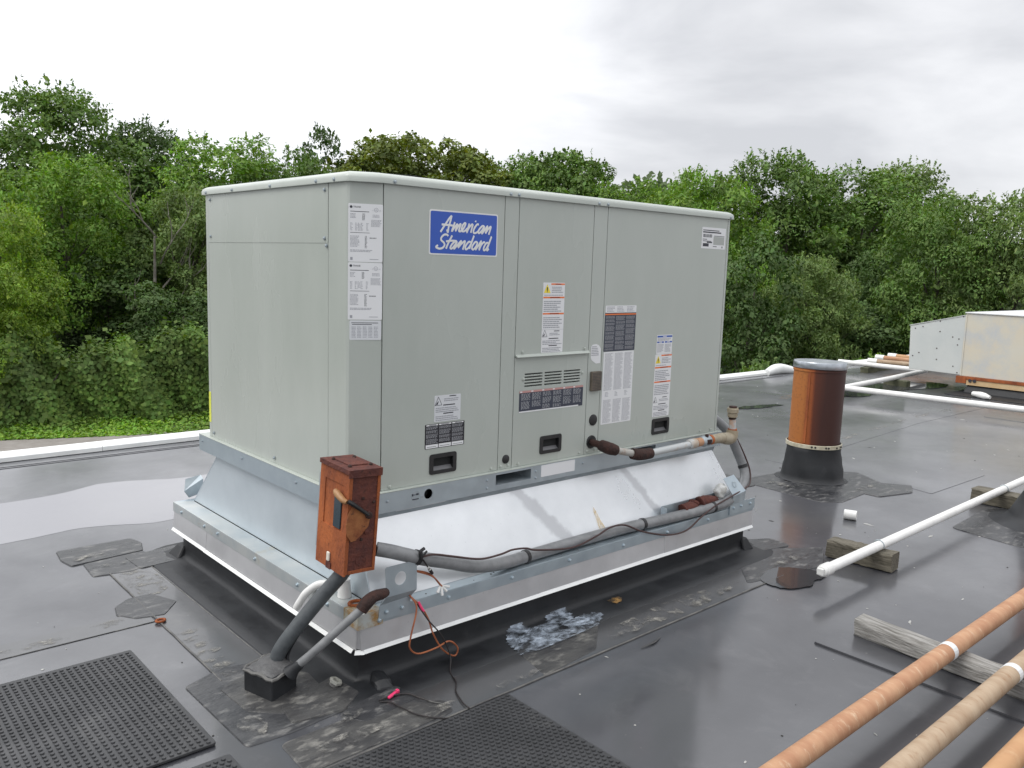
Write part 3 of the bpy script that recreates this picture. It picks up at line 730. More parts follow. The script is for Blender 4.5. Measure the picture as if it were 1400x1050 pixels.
# front
HZ = {}
def front_panel(x0, x1, z0, z1, holes, name='access_panel'):
    return holed_plate(name, rect(x0 + G, x1 - G, z0, z1), holes, ((0, 0, 0), (1, 0, 0), (0, 0, 1), (0, -1, 0)), 0.011, PAINT, ac, 0.0012)
handles = [(0.338, 0.470, 0.667, 0.748), (0.929, 1.061, 0.674, 0.754), (1.694, 1.829, 0.675, 0.755)]
def hh(h): return rect(h[0] + 0.016, h[1] - 0.016, h[2] + 0.013, h[3] - 0.013)
front_panel(0.1165, 0.690, zb, zt, [hh(handles[0])])
front_panel(0.690, 0.768, zb, zt, [], 'front_post')
front_panel(0.768, 1.2135, 1.110, zt, [], 'upper_access_panel')
lv = []
for c in range(3):
    u0 = 0.828 + c * 0.117; u1 = u0 + 0.104
    for k in range(5):
        z = 0.9775 + k * 0.0127
        lv.append(rect(u0, u1, z, z + 0.0062))
front_panel(0.768, 1.2135, zb, 1.106, [hh(handles[1])] + lv, 'lower_access_panel')
front_panel(1.2135, 1.3035, zb, zt, [circ(1.258, 0.692, 0.024)], 'front_post')
front_panel(1.3035, 2.232, zb, zt, [hh(handles[2])])
front_panel(2.2325, 2.2515, zb, zt, [], 'corner_strip')
panel(L - 0.010, L, 0.013, Wd, zb, zt, 'right_panel')
panel(0.012, L - 0.012, Wd - 0.010, Wd - 0.0005, zb, zt, 'back_panel')
# louvre blades behind the slots, the ledge above them
for c in range(3):
    m_ = MB()
    for k in range(5):
        z = 0.9775 + k * 0.0127; u0 = 0.828 + c * 0.117
        m_.hexa([(u0, 0.0125, z + 0.001), (u0 + 0.104, 0.0125, z + 0.001), (u0 + 0.104, 0.0135, z + 0.001), (u0, 0.0135, z + 0.001),
                 (u0, 0.004, z + 0.0016), (u0 + 0.104, 0.004, z + 0.0016), (u0 + 0.104, 0.005, z + 0.0022), (u0, 0.005, z + 0.0022)])
    m_.build('louvre', PAINT, ac)['kind'] = 'stuff'
m_ = MB(); m_.hexa([(0.770, -0.016, 1.106), (1.212, -0.016, 1.106), (1.212, 0.0, 1.108), (0.770, 0.0, 1.108), (0.770, -0.016, 1.109), (1.212, -0.016, 1.109), (1.212, -0.001, 1.118), (0.770, -0.001, 1.118)])
m_.build('drip_ledge', CAPP, ac, bevel=0.001)
# handles: rounded black frame and a sloping pocket
for (x0, x1, z0, z1) in handles:
    fr = ((0, -0.0045, 0), (1, 0, 0), (0, 0, 1), (0, -1, 0))
    o = holed_plate('handle', round_poly(rect(x0, x1, z0, z1), 0.012), [round_poly(rect(x0 + 0.018, x1 - 0.018, z0 + 0.015, z1 - 0.017), 0.004, 2)], fr, 0.0044, BLACKP, ac, 0.0012)
    m_ = MB(); a, b, c, d = x0 + 0.0165, x1 - 0.0165, z0 + 0.0135, z1 - 0.0135
    A_, B_, C_, D_ = (a, 0.0002, c), (b, 0.0002, c), (b, 0.0002, d), (a, 0.0002, d)
    E_, F_, G_, H_ = (a + 0.006, 0.042, d - 0.012), (b - 0.006, 0.042, d - 0.012), (b - 0.004, 0.042, d - 0.002), (a + 0.004, 0.042, d - 0.002)
    m_.quad(A_, B_, F_, E_, 1); m_.quad(B_, C_, G_, F_, 0); m_.quad(C_, D_, H_, G_, 0); m_.quad(D_, A_, E_, H_, 0); m_.quad(E_, F_, G_, H_, 0)
    pk = m_.build('pocket', [BLACKP, GREYP], o)
# cap
def ring(off, cham):
    return [(-off, Wd + off), (-off, 0.058 - cham), (0.004 - off * 0.6, 0.044 - off * 0.9 - cham * 0.4), (0.1, 0.002 - off - 0.002), (0.122, -off), (L + off, -off), (L + off, Wd + off)]
levels = [(0.0105, 1.7575), (0.0125, 1.7585), (0.0125, 1.774), (0.0085, 1.783), (-0.001, 1.790), (-0.012, 1.794), (-0.04, 1.797), (-0.30, 1.805)]
m_ = MB(); nR = 7
for off, z in levels:
    m_.v += [Vector((a, b, z)) for a, b in ring(off, 0)]
for j in range(len(levels) - 1):
    for k in range(nR):
        m_.f.append([j * nR + k, j * nR + (k + 1) % nR, (j + 1) * nR + (k + 1) % nR, (j + 1) * nR + k]); m_.mi.append(0)
m_.f.append([(len(levels) - 1) * nR + k for k in range(nR)]); m_.mi.append(0)
m_.f.append([k for k in range(nR - 1, -1, -1)]); m_.mi.append(0)
m_.build('top_cap', CAPP, ac, smooth=50)
# base lip, rails
m_ = MB(); m_.box(-0.021, 2.272, -0.021, 1.382, 0.6325, 0.6365); m_.build('base_pan', CAPP, ac, bevel=0.001)
frn = ((0, -0.019, 0), (1, 0, 0), (0, 0, 1), (0, -1, 0))
holed_plate('base_rail', rect(-0.019, 2.270, 0.557, 0.632), [rect(0.667, 0.866, 0.580, 0.623), rect(1.556, 1.712, 0.594, 0.627), circ(0.323, 0.599, 0.020)], frn, 0.004, GALV, ac)
m_ = MB(); m_.box(-0.019, -0.015, -0.0145, 1.38, 0.557, 0.632); m_.build('base_rail', GALV, ac)
m_ = MB(); m_.box(2.266, 2.270, -0.0145, 1.38, 0.557, 0.632); m_.build('base_rail', GALV, ac)
m_ = MB(); m_.box(-0.015, 2.266, 1.376, 1.38, 0.557, 0.632); m_.build('base_rail', GALV, ac)
m_ = MB(); m_.hexa([(0.01, 0.004, 0.524), (2.235, 0.004, 0.524), (2.235, 0.008, 0.524), (0.01, 0.008, 0.524), (0.01, -0.010, 0.560), (2.235, -0.010, 0.560), (2.235, -0.006, 0.560), (0.01, -0.006, 0.560)])
m_.build('lower_flange', GALVD, ac)  # darker steel tone paints in the shade below the base rail
for (x0, x1, z0, z1) in [(0.667, 0.866, 0.580, 0.623), (1.556, 1.712, 0.594, 0.627)]:
    m_ = MB(); y0, y1 = -0.0148, 0.26
    m_.quad((x0, y0, z0), (x1, y0, z0), (x1, y1, z0), (x0, y1, z0)); m_.quad((x0, y0, z1), (x0, y1, z1), (x1, y1, z1), (x1, y0, z1))
    m_.quad((x0, y0, z0), (x0, y1, z0), (x0, y1, z1), (x0, y0, z1)); m_.quad((x1, y0, z0), (x1, y0, z1), (x1, y1, z1), (x1, y1, z0)); m_.quad((x0, y1, z0), (x1, y1, z0), (x1, y1, z1), (x0, y1, z1))
    m_.build('fork_pocket', GALVD, ac)
m_ = MB(); m_.lathe([(0.0, 0), (0.020, 0.0)], (0.323, 0.012, 0.599), (0, -1, 0), 16); m_.build('knockout', DARK, ac)
m_ = MB(); m_.lathe([(0.0205, 0), (0.0205, 0.0008), (0.0, 0.001)], (0.262, -0.019, 0.601), (0, -1, 0), 18)
m_.box(0.245, 0.252, -0.0203, -0.0199, 0.601, 0.610, 1); m_.box(0.254, 0.262, -0.0203, -0.0199, 0.604, 0.607, 1); m_.box(0.264, 0.276, -0.0203, -0.0199, 0.603, 0.610, 1); m_.box(0.247, 0.277, -0.0203, -0.0199, 0.586, 0.590, 1)
m_.build('knockout', [GALVD, INK], ac)
m_ = MB(); m_.box(0.285, 0.300, -0.0196, -0.0190, 0.588, 0.596); m_.build('knockout', GALVD, ac)
# plugs and grommet
for (x, z, r) in [(0.734, 0.679, 0.019), (1.264, 0.794, 0.026)]:
    m_ = MB(); m_.lathe([(r, 0), (r, 0.003), (r * 0.85, 0.0045), (0.0, 0.005)], (x, 0, z), (0, -1, 0), 20); m_.build('hole_plug', BLACKP, ac, smooth=True)
m_ = MB(); m_.lathe([(0.015, 0.0), (0.015, 0.006), (0.029, 0.006), (0.031, 0.003), (0.031, 0.0)], (1.258, 0, 0.692), (0, -1, 0), 20); m_.build('grommet', BLACKP, ac, smooth=True)
# mesh vent on the post
m_ = MB(); m_.box(1.230, 1.296, -0.016, 0.0, 0.930, 1.020); vb = m_.build('vent_screen', M('vent_screen_metal', (0.10, 0.085, 0.065), (0.16, 0.13, 0.10), 30, 0.7), ac, bevel=0.004)
m_ = MB()
for k in range(9):
    for q in range(12):
        m_.box(1.2345 + k * 0.0068, 1.2375 + k * 0.0068, -0.0168, -0.0159, 0.935 + q * 0.007, 0.938 + q * 0.007)
m_.build('perforation', INK, vb)['kind'] = 'stuff'
# ---- stickers with their print
def strips(u0, u1, v0, v1, pitch, mi, rr, ragged=0.35, h=0.5):
    out_ = []; v = v1 - pitch
    while v > v0 - 1e-6:
        e = u1 - (rr.random() ** 2) * ragged * (u1 - u0)
        a = u0
        while a < e - 0.01:
            w = rr.uniform(0.05, 0.16) * max(0.25, (u1 - u0))
            b = min(e, a + w); out_.append((a, v, b, v + pitch * h, mi)); a = b + 0.012
        v -= pitch
    return out_
def sticker(name, frame, w, h, ground, rects, mats, parent=ac, rnd=0.004, outline=None, lab=None):
    O, U, V, Nn = [Vector(a) for a in frame]
    m_ = MB()
    ol = outline or round_poly(rect(0, w, 0, h), rnd, 2)
    a = [O + U * p[0] + V * p[1] + Nn * 0.0003 for p in ol]; b = [q + Nn * 0.0006 for q in a]; n = len(a)
    m_.add(a + b, [tuple(range(n - 1, -1, -1)), tuple(range(n, 2 * n))] + [(i, (i + 1) % n, n + (i + 1) % n, n + i) for i in range(n)])
    o = m_.build(name, ground, parent)
    if lab: o['label'] = lab
    if rects:
        m_ = MB()
        for r in rects:
            lvl = r[5] if len(r) > 5 else 0
            d = 0.0012 + 0.0003 * lvl
            m_.quad(O + U * r[0] * w + V * r[1] * h + Nn * d, O + U * r[2] * w + V * r[1] * h + Nn * d, O + U * r[2] * w + V * r[3] * h + Nn * d, O + U * r[0] * w + V * r[3] * h + Nn * d, r[4])
        m_.build('print', mats, o)['kind'] = 'stuff'
    return o
def word(parent, text, frame, u, v, size, mat_, align='LEFT', name='lettering', depth=0.0016, sx=1.0, shear=0.0):
    O, U, V, Nn = [Vector(a) for a in frame]
    cu = bpy.data.curves.new(name, 'FONT'); cu.body = text; cu.size = size; cu.align_x = align; cu.shear = shear; cu.resolution_u = 2
    to = bpy.data.objects.new('tmp', cu); C.objects.link(to)
    dg = bpy.context.evaluated_depsgraph_get()
    me = bpy.data.meshes.new_from_object(to.evaluated_get(dg)); bpy.data.objects.remove(to)
    off = Vector((0, 0, 0)); q = parent
    while q is not None:
        off = off + LOC.get(q.name, Vector((0, 0, 0))); q = q.parent
    for vv in me.vertices:
        vv.co = O + U * (u + vv.co.x * sx) + V * (v + vv.co.y) + Nn * depth - off
    me.materials.clear(); me.materials.append(mat_); me.name = name
    return link(bpy.data.objects.new(name, me), parent)
FR = lambda x, z, y=0.0: ((x, y, z), (1, 0, 0), (0, 0, 1), (0, -1, 0))
rr = random.Random(11)
# logo sign
sx0, sx1, sz0, sz1 = 0.317, 0.653, 1.516, 1.683
sign = sticker('logo_sign', FR(sx0, sz0), sx1 - sx0, sz1 - sz0, WHITE, None, None, rnd=0.008)
m_ = MB(); ol = round_poly(rect(0.0055, 0.3305, 0.0055, 0.1615), 0.007, 4)
m_.add([(sx0 + a, -0.0014, sz0 + b) for a, b in ol], [tuple(range(len(ol)))])
m_.build('sign_field', LOGOB, sign)
strokes = [
 [(225,455),(300,330),(380,200),(428,140)], [(428,140),(405,250),(375,360),(362,462),(342,405)], [(245,312),(340,318),(450,330)],
 [(490,262),(465,345),(435,440),(480,370),(538,302),(528,350),(505,430),(550,350),(602,297),(585,360),(570,425),(590,445)],
 [(590,445),(650,390),(695,300),(680,277),(640,320),(620,390),(632,435),(680,430),(735,375)],
 [(768,285),(745,370),(720,458),(760,370),(810,308),(838,300)], [(838,295),(820,370),(800,462)], [(884,228),(888,240),(884,252)],
 [(952,302),(920,300),(870,370),(850,440),(872,470),(920,450),(962,410)],
 [(1060,332),(1020,332),(960,400),(945,455),(970,465),(1020,410),(1065,335),(1040,410),(1015,478),(1075,400),(1130,330),(1110,400),(1090,465),(1140,390),(1195,338),(1180,410),(1155,494)],
 [(370,532),(345,505),(290,510),(245,560),(240,610),(290,660),(305,710),(270,760),(210,777),(155,755),(150,735),(185,710)],
 [(445,520),(400,610),(360,700),(333,777)], [(330,636),(430,622),(530,626)],
 [(530,630),(490,642),(430,710),(415,765),(445,770),(500,700),(540,635),(510,700),(480,778),(550,700),(620,620),(590,690),(560,752),(620,680),(690,625),(675,700),(650,792)],
 [(800,640),(760,642),(710,710),(700,770),(730,780),(790,710),(865,515),(820,650),(780,775)],
 [(930,640),(890,642),(840,710),(830,770),(860,785),(910,720),(940,640),(920,710),(900,788),(960,700),(1010,620),(990,700),(970,792),(1010,700),(1060,642),(1085,652)],
 [(1150,652),(1110,662),(1070,730),(1060,790),(1090,795),(1140,720),(1215,528),(1165,680),(1125,803),(1165,768)]]
m_ = MB()
for si, st in enumerate(strokes):
    pts = []
    for (x, y) in st:
        u = (x - 20) / 1320.0; v = 1 - (y - (20 + 80 * u)) / (870 - 40 * u)
        pts.append((sx0 + u * (sx1 - sx0), -0.0016 - 0.00002 * si, sz0 + v * (sz1 - sz0)))
    m_.tube(pts, 0.0039, 8, smooth=5, flat=(Vector((0, 1, 0)), 0.12))
m_.build('lettering', WHITE, sign)
# rating plates on the chamfered corner
cU = Vector((0.1155, -0.051, 0)).normalized(); cN = Vector((-0.051, -0.1155, 0)).normalized(); cO = Vector((0.001, 0.0508, 0)) + cN * 0.0026
def CF(u, z): return (cO + cU * u + Vector((0, 0, z)), cU, (0, 0, 1), cN)
def rating(z0, z1):
    R_ = []
    R_ += [(0.06, 0.86, 0.60, 0.87, 0), (0.06, 0.50, 0.62, 0.507, 0)]
    R_ += strips(0.06, 0.22, 0.74, 0.84, 0.022, 1, rr); R_ += strips(0.40, 0.48, 0.72, 0.84, 0.02, 0, rr, 0.2)
    for c in (0.06, 0.20, 0.28, 0.36, 0.52): R_ += strips(c, c + 0.07, 0.54, 0.68, 0.02, 1, rr, 0.6)
    R_ += strips(0.66, 0.96, 0.60, 0.74, 0.018, 1, rr, 0.15); R_ += strips(0.70, 0.92, 0.76, 0.83, 0.02, 1, rr, 0.2)
    R_ += strips(0.06, 0.32, 0.26, 0.46, 0.022, 1, rr, 0.4); R_ += strips(0.48, 0.55, 0.24, 0.46, 0.02, 0, rr, 0.3); R_ += strips(0.62, 0.82, 0.40, 0.44, 0.03, 0, rr, 0.1)
    R_ += strips(0.06, 0.70, 0.16, 0.22, 0.022, 1, rr, 0.1); R_ += [(0.62, 0.045, 0.88, 0.055, 1), (0.06, 0.03, 0.13, 0.08, 1)]
    h = z1 - z0; w = 0.122
    o = sticker('rating_plate', CF(0.002, z0), w, h, STICK, R_, [INK, INKG])
    fr = CF(0.002, z0)
    O = Vector(fr[0])
    m2 = MB(); c = O + cU * 0.010 + Vector((0, 0, h - 0.012)) + cN * 0.0012
    m2.lathe([(0.0, 0), (0.0048, 0.0)], c, cN, 16)
    c2 = O + cU * 0.098 + Vector((0, 0, h - 0.020)) + cN * 0.0012
    m2.build('emblem', INK, o)
    m2 = MB(); m2.lathe([(0.0062, 0.0), (0.0075, 0.0)], c2, cN, 18); m2.build('certification_mark', INKG, o)
    word(o, 'TRANE', fr, 0.017, h - 0.0145, 0.0085, INK)
    word(o, 'UL', fr, 0.098, h - 0.0232, 0.0085, INKG, 'CENTER')
    word(o, 'C', fr, 0.0865, h - 0.024, 0.006, INKG, 'CENTER'); word(o, 'US', fr, 0.1115, h - 0.024, 0.006, INKG, 'CENTER')
    return o
rating(1.4805, 1.6835); rating(1.2755, 1.4785)
R_ = [(0.06, 0.86, 0.9, 0.89, 0), (0.08, 0.78, 0.7, 0.81, 0)]
for c in range(5): R_ += strips(0.07 + c * 0.175, 0.20 + c * 0.175, 0.06, 0.72, 0.075, 1, rr, 0.2)
sticker('wiring_table', CF(0.008, 1.203), 0.114, 0.070, STICKG, R_, [INK, INKG])
# long warning strips (white paper, orange bars)
def warn_blocks(R_, v0, v1, tri=True):
    H = v1 - v0; s = lambda a: v0 + H * a
    R_ += [(0.36 if tri else 0.04, s(0.952), 0.99, s(0.985), 2), (0.02, s(0.665), 0.99, s(0.70), 2), (0.02, s(0.318), 0.99, s(0.352), 2)]
    R_ += [(0.56, s(0.960), 0.82, s(0.976), 3, 1), (0.33, s(0.673), 0.78, s(0.690), 3, 1), (0.34, s(0.326), 0.76, s(0.343), 3, 1)]
    R_ += strips(0.40, 0.95, s(0.76), s(0.93), H * 0.036, 1, rr); R_ += strips(0.05, 0.95, s(0.71), s(0.755), H * 0.03, 1, rr)
    R_ += strips(0.05, 0.95, s(0.37), s(0.63), H * 0.042, 1, rr); R_ += strips(0.05, 0.92, s(0.02), s(0.28), H * 0.042, 1, rr)
def flame_blocks(R_, v0, v1):
    H = v1 - v0; s = lambda a: v0 + H * a
    R_ += [(0.56, s(0.93), 0.82, s(0.965), 0), (0.33, s(0.60), 0.78, s(0.64), 0), (0.34, s(0.285), 0.72, s(0.325), 0)]
    R_ += strips(0.36, 0.95, s(0.72), s(0.90), H * 0.07, 1, rr); R_ += strips(0.05, 0.95, s(0.36), s(0.57), H * 0.07, 1, rr); R_ += strips(0.05, 0.92, s(0.04), s(0.25), H * 0.07, 1, rr)
def triangle(parent, fr, w, h, cu, cv, s, fill, border=INK):
    O, U, V, Nn = [Vector(a) for a in fr]
    m2 = MB()
    P = lambda a, b, d: O + U * (cu + a * s) + V * (cv + b * s) + Nn * d
    m2.add([P(-0.5, -0.42, 0.0015), P(0.5, -0.42, 0.0015), P(0, 0.5, 0.0015)], [(0, 1, 2)], 0)
    m2.add([P(-0.06, -0.2, 0.0018), P(0.06, -0.2, 0.0018), P(0.08, 0.18, 0.0018), P(-0.08, 0.18, 0.0018)], [(0, 1, 2, 3)], 1)
    m2.add([P(-0.06, -0.34, 0.0018), P(0.06, -0.34, 0.0018), P(0.06, -0.25, 0.0018), P(-0.06, -0.25, 0.0018)], [(0, 1, 2, 3)], 1)
    m2.build('hazard_triangle', [fill, border], parent)
def flame(parent, fr, cu, cv, s):
    O, U, V, Nn = [Vector(a) for a in fr]; m2 = MB()
    P = lambda a, b: O + U * (cu + a * s) + V * (cv + b * s) + Nn * 0.0015
    for a, b in (((-0.5, -0.45), (0.5, -0.45)), ((0.5, -0.45), (0, 0.5)), ((0, 0.5), (-0.5, -0.45))):
        A_, B_ = P(*a), P(*b); d = (B_ - A_).normalized(); n_ = d.cross(Nn) * s * 0.025
        m2.quad(A_ - n_, B_ - n_, B_ + n_, A_ + n_)
    m2.add([P(-0.36, -0.38), P(-0.1, -0.36), P(0.04, 0.0), P(-0.05, 0.0), P(-0.25, -0.2)], [(0, 1, 2, 3, 4)])
    m2.build('hazard_triangle', INK, parent)
mats4 = [INK, INKG, ORANGE, M('ink_dark_red', (0.20, 0.03, 0.02))]
R_ = []; warn_blocks(R_, 0.335, 1.0); flame_blocks(R_, 0.0, 0.325); R_ += [(0.0, 0.328, 1.0, 0.331, 1)]
wl = sticker('warning_label', FR(0.916, 1.119), 0.130, 0.299, STICK, R_, mats4)
triangle(wl, FR(0.916, 1.119), 0, 0, 0.024, 0.272, 0.040, YELLOW); flame(wl, FR(0.916, 1.119), 0.018, 0.082, 0.030)
R_ = []; warn_blocks(R_, 0.335, 1.0); flame_blocks(R_, 0.0, 0.325)
wl = sticker('warning_label', FR(1.692, 0.764), 0.131, 0.312, STICK, R_, mats4)
triangle(wl, FR(1.692, 0.764), 0, 0, 0.024, 0.284, 0.040, YELLOW); flame(wl, FR(1.692, 0.764), 0.018, 0.085, 0.030)
R_ = [(0.03, 0.87, 0.98, 0.96, 0), (0.03, 0.58, 0.46, 0.66, 0), (0.52, 0.58, 0.98, 0.66, 0), (0.38, 0.895, 0.62, 0.935, 2, 1), (0.16, 0.60, 0.32, 0.64, 2, 1), (0.66, 0.60, 0.84, 0.64, 2, 1)]
R_ += strips(0.05, 0.95, 0.70, 0.85, 0.05, 1, rr); R_ += strips(0.05, 0.46, 0.05, 0.54, 0.055, 1, rr); R_ += strips(0.53, 0.95, 0.05, 0.54, 0.055, 1, rr)
sticker('notice_label', FR(1.697, 1.077), 0.122, 0.094, STICK, R_, [BLUEI, INKG, STICK])
R_ = []; flame_blocks(R_, 0.0, 1.0)
fl = sticker('warning_label', FR(0.357, 0.874), 0.129, 0.104, STICKG, R_, [INK, INKG]); flame(fl, FR(0.357, 0.874), 0.019, 0.081, 0.034)
# dark instruction sheets with pale text
def dark_cols(R_, n, v0, v1, mi, pitch):
    for c in range(n):
        a = 0.03 + c * 0.97 / n; b = a + 0.97 / n - 0.03
        v = v1
        while v > v0 + pitch * 3:
            k = rr.randint(4, 9) * pitch; e = max(v0, v - k)
            R_ += strips(a, b, e, v, pitch, mi, rr, 0.15, 0.62); v = e - pitch * 1.2
R_ = [(0.03, 0.93, 0.32, 0.98, 1), (0.345, 0.93, 0.655, 0.98, 1), (0.68, 0.93, 0.97, 0.98, 1), (0.02, 0.02, 0.325, 0.17, 1), (0.345, 0.02, 0.655, 0.17, 1), (0.675, 0.02, 0.98, 0.17, 1)]
R_ += [(0.10, 0.945, 0.27, 0.965, 2, 1), (0.40, 0.945, 0.60, 0.965, 2, 1), (0.75, 0.945, 0.92, 0.965, 2, 1), (0.05, 0.07, 0.28, 0.085, 2, 1), (0.37, 0.07, 0.62, 0.085, 2, 1), (0.70, 0.07, 0.95, 0.085, 2, 1)]
dark_cols(R_, 3, 0.20, 0.90, 0, 0.028)
sticker('instruction_label', FR(0.315, 0.771), 0.193, 0.097, BLACKG, R_, [INKL, STICK, INK])
R_ = [(0.0, 0.905, 1.0, 1.0, 1), (0.0, 0.0, 0.93, 0.06, 2)] + [(0.01 + c * 0.165, 0.93, 0.04 + c * 0.165, 0.98, 2, 1) for c in range(6)]
dark_cols(R_, 6, 0.09, 0.88, 0, 0.04)
sticker('instruction_label', FR(0.800, 0.869), 0.388, 0.093, NAVY, R_, [INKL, PINKI, STICK])
R_ = [(0.0, 0.945, 1.0, 0.978, 1)]
dark_cols(R_, 3, 0.03, 0.92, 0, 0.0165)
sheet = sticker('instruction_label', FR(1.313, 1.106), 0.218, 0.178, NAVY, R_, [INKL, ORANGE])
R_ = []
for c in range(3): R_ += strips(0.05 + c * 0.32, 0.05 + c * 0.32 + 0.24, 0.1, 0.95, 0.2, 0, rr, 0.3)
sticker('instruction_label', FR(1.315, 1.2845), 0.216, 0.033, STICK, R_, [INKG])
R_ = []
for c in range(3):
    a = 0.05 + c * 0.32
    R_ += strips(a, a + 0.27, 0.02, 0.345, 0.0135, 0, rr, 0.3); R_ += strips(a, a + 0.27, 0.47, 0.985, 0.0135, 0, rr, 0.3)
    R_ += strips(a + 0.05, a + 0.16, 0.37, 0.455, 0.018, 0, rr, 0.5)
sticker('instruction_label', FR(1.316, 0.765), 0.212, 0.3395, STICK, R_, [INKG])
R_ = [(0.04, 0.74, 0.80, 0.80, 0), (0.04, 0.84, 0.72, 0.88, 0), (0.06, 0.10, 0.30, 0.25, 0), (0.05, 0.34, 0.40, 0.37, 0), (0.04, 0.42, 0.22, 0.45, 0), (0.50, 0.60, 0.95, 0.625, 0), (0.49, 0.20, 0.95, 0.58, 2), (0.48, 0.10, 0.64, 0.13, 0), (0.85, 0.06, 0.89, 0.14, 0), (0.22, 0.27, 0.44, 0.33, 0)]
R_ += [(0.06 + k * 0.042, 0.53, 0.06 + k * 0.042 + rr.uniform(0.015, 0.032), 0.68, 0) for k in range(9)]
sticker('shipping_label', FR(2.010, 1.601), 0.206, 0.107, STICK, R_, [INK, INKG, M('sticker_blank', (0.40, 0.42, 0.40))])
sticker('torn_label', FR(1.226, 1.052), 0.070, 0.095, STICK, strips(0.1, 0.85, 0.35, 0.9, 0.08, 0, rr, 0.4), [INKG], outline=[(0.010, 0.020), (0.040, 0.002), (0.068, 0.004), (0.069, 0.070), (0.055, 0.086), (0.038, 0.092), (0.014, 0.090), (0.003, 0.080), (0.004, 0.03)])
sticker('blank_label', FR(0.926, 0.577, -0.019), 0.210, 0.052, STICK, None, None)
sticker('rail_label', ((0.178, -0.0072, 0.5505), (1, 0, 0), (0, -0.36, 0.93), (0, -0.93, -0.36)), 0.238, 0.011, STICKG, strips(0.04, 0.95, 0.55, 0.9, 0.25, 0, rr, 0.1), [INK])
sticker('yellow_label', ((-0.0, 1.297, 0.705), (0, -1, 0), (0, 0, 1), (-1, 0, 0)), 0.022, 0.145, YTAPE, None, None)
# screws
for (x, z) in [(0.155, 0.650), (0.655, 0.650), (0.805, 0.650), (1.180, 0.652), (0.810, 1.128), (1.185, 1.128), (1.40, 0.652), (2.10, 0.652), (2.19, 0.652), (0.707, 0.652), (0.748, 0.652), (1.232, 0.652), (1.284, 0.652), (0.820, 1.012), (1.178, 1.018)]:
    screw(ac, (x, -0.0005, z), (0, -1, 0), 0.0048, CAPP)
for (y, z) in [(1.24, 1.735), (1.24, 1.572), (0.205, 1.735), (0.205, 1.562), (0.19, 1.535), (1.24, 0.66), (0.62, 0.66)]:
    screw(ac, (-0.0022, y, z), (-1, 0, 0), 0.005)
for x in (0.155, 0.708, 0.752, 1.228, 1.286, 2.235):
    screw(ac, (x, -0.0122, 1.767), (0, -1, 0), 0.005)
for y in (1.26, 0.98, 0.62, 0.25, 0.12):
    screw(ac, (-0.0122, y, 1.767), (-1, 0, 0), 0.005)
for (x, z) in [(0.135, 0.60), (0.62, 0.608), (0.62, 0.575), (0.895, 0.608), (0.895, 0.578), (1.19, 0.604), (1.74, 0.61), (1.52, 0.60)]:
    screw(ac, (x, -0.019, z), (0, -1, 0), 0.0042)
for y in (1.34, 0.9, 0.4):
    screw(ac, (-0.019, y, 0.605), (-1, 0, 0), 0.0042)

# ================================================================ ROOF CURB AND ADAPTER
cb = thing('roof_curb', 'sloped sheet-metal curb adapter on a black rubber-flashed base under the big unit', 'roof curb', (1.13, 0.68, 0.0))
T = dict(x0=0.012, x1=2.218, y0=0.006, y1=1.25, z=0.545); B = dict(x0=-0.003, x1=2.305, y0=-0.135, y1=1.505, z=0.2705)
def slope(a, b, c, d, n, mat_):
    m_ = MB(); m_.slab([a, b, c, d], n, 0.003); return m_.build('sloped_panel', mat_, cb)
slope((B['x0'], B['y0'], B['z']), (B['x1'], B['y0'], B['z']), (T['x1'], T['y0'], T['z']), (T['x0'], T['y0'], T['z']), (0, 0.9, -0.4), DUCT)
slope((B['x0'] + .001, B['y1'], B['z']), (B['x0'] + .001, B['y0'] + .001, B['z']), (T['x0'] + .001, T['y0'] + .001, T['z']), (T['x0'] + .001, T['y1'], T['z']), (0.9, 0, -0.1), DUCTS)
slope((B['x1'] - .001, B['y0'] + .001, B['z']), (B['x1'] - .001, B['y1'], B['z']), (T['x1'] - .001, T['y1'], T['z']), (T['x1'] - .001, T['y0'] + .001, T['z']), (-0.9, 0, -0.3), DUCT)
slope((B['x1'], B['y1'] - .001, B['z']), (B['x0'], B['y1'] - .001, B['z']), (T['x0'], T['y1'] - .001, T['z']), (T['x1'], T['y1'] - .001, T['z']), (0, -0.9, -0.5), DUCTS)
m_ = MB(); m_.tube([(-0.004, -0.136, 0.275), (0.011, 0.004, 0.54)], 0.004, 8); m_.build('seam_fold', DUCTS, cb, smooth=True)
X0, X1, Y0, Y1 = -0.0925, 2.359, -0.1905, 1.543
zs, zm, zd = 0.2695, 0.222, 0.134
def ang(pts_top, pts_face, name='angle_strip', mat_=GALV):
    m_ = MB(); m_.slab(pts_top, (0, 0, -1), 0.003)
    a, b = Vector((*pts_face[0], 0)), Vector((*pts_face[1], 0)); nn = (b - a).cross(Vector((0, 0, 1))).normalized()
    m_.slab([(a.x, a.y, zm), (b.x, b.y, zm), (b.x, b.y, zs - 0.0031), (a.x, a.y, zs - 0.0031)], -nn, 0.003)
    return m_.build(name, mat_, cb, bevel=0.0008)
ang([(X0, Y0, zs), (X1, Y0, zs), (2.30, -0.128, zs), (-0.005, -0.128, zs)], [(X0, Y0), (X1, Y0)])
ang([(X0, Y1, zs), (X0, Y0 + 0.002, zs), (-0.006, -0.126, zs), (-0.006, 1.50, zs)], [(X0, Y1), (X0, Y0 + 0.004)], mat_=M('oxidised_galvanized', (0.44, 0.49, 0.51), (0.56, 0.58, 0.57), 6, 0.45, 0.6, c3=(0.46, 0.40, 0.28), c3pos=(0.60, 0.75), c3scale=5))
ang([(X1, Y0 + 0.002, zs), (X1, Y1, zs), (2.302, 1.50, zs), (2.302, -0.126, zs)], [(X1, Y0 + 0.004), (X1, Y1)])
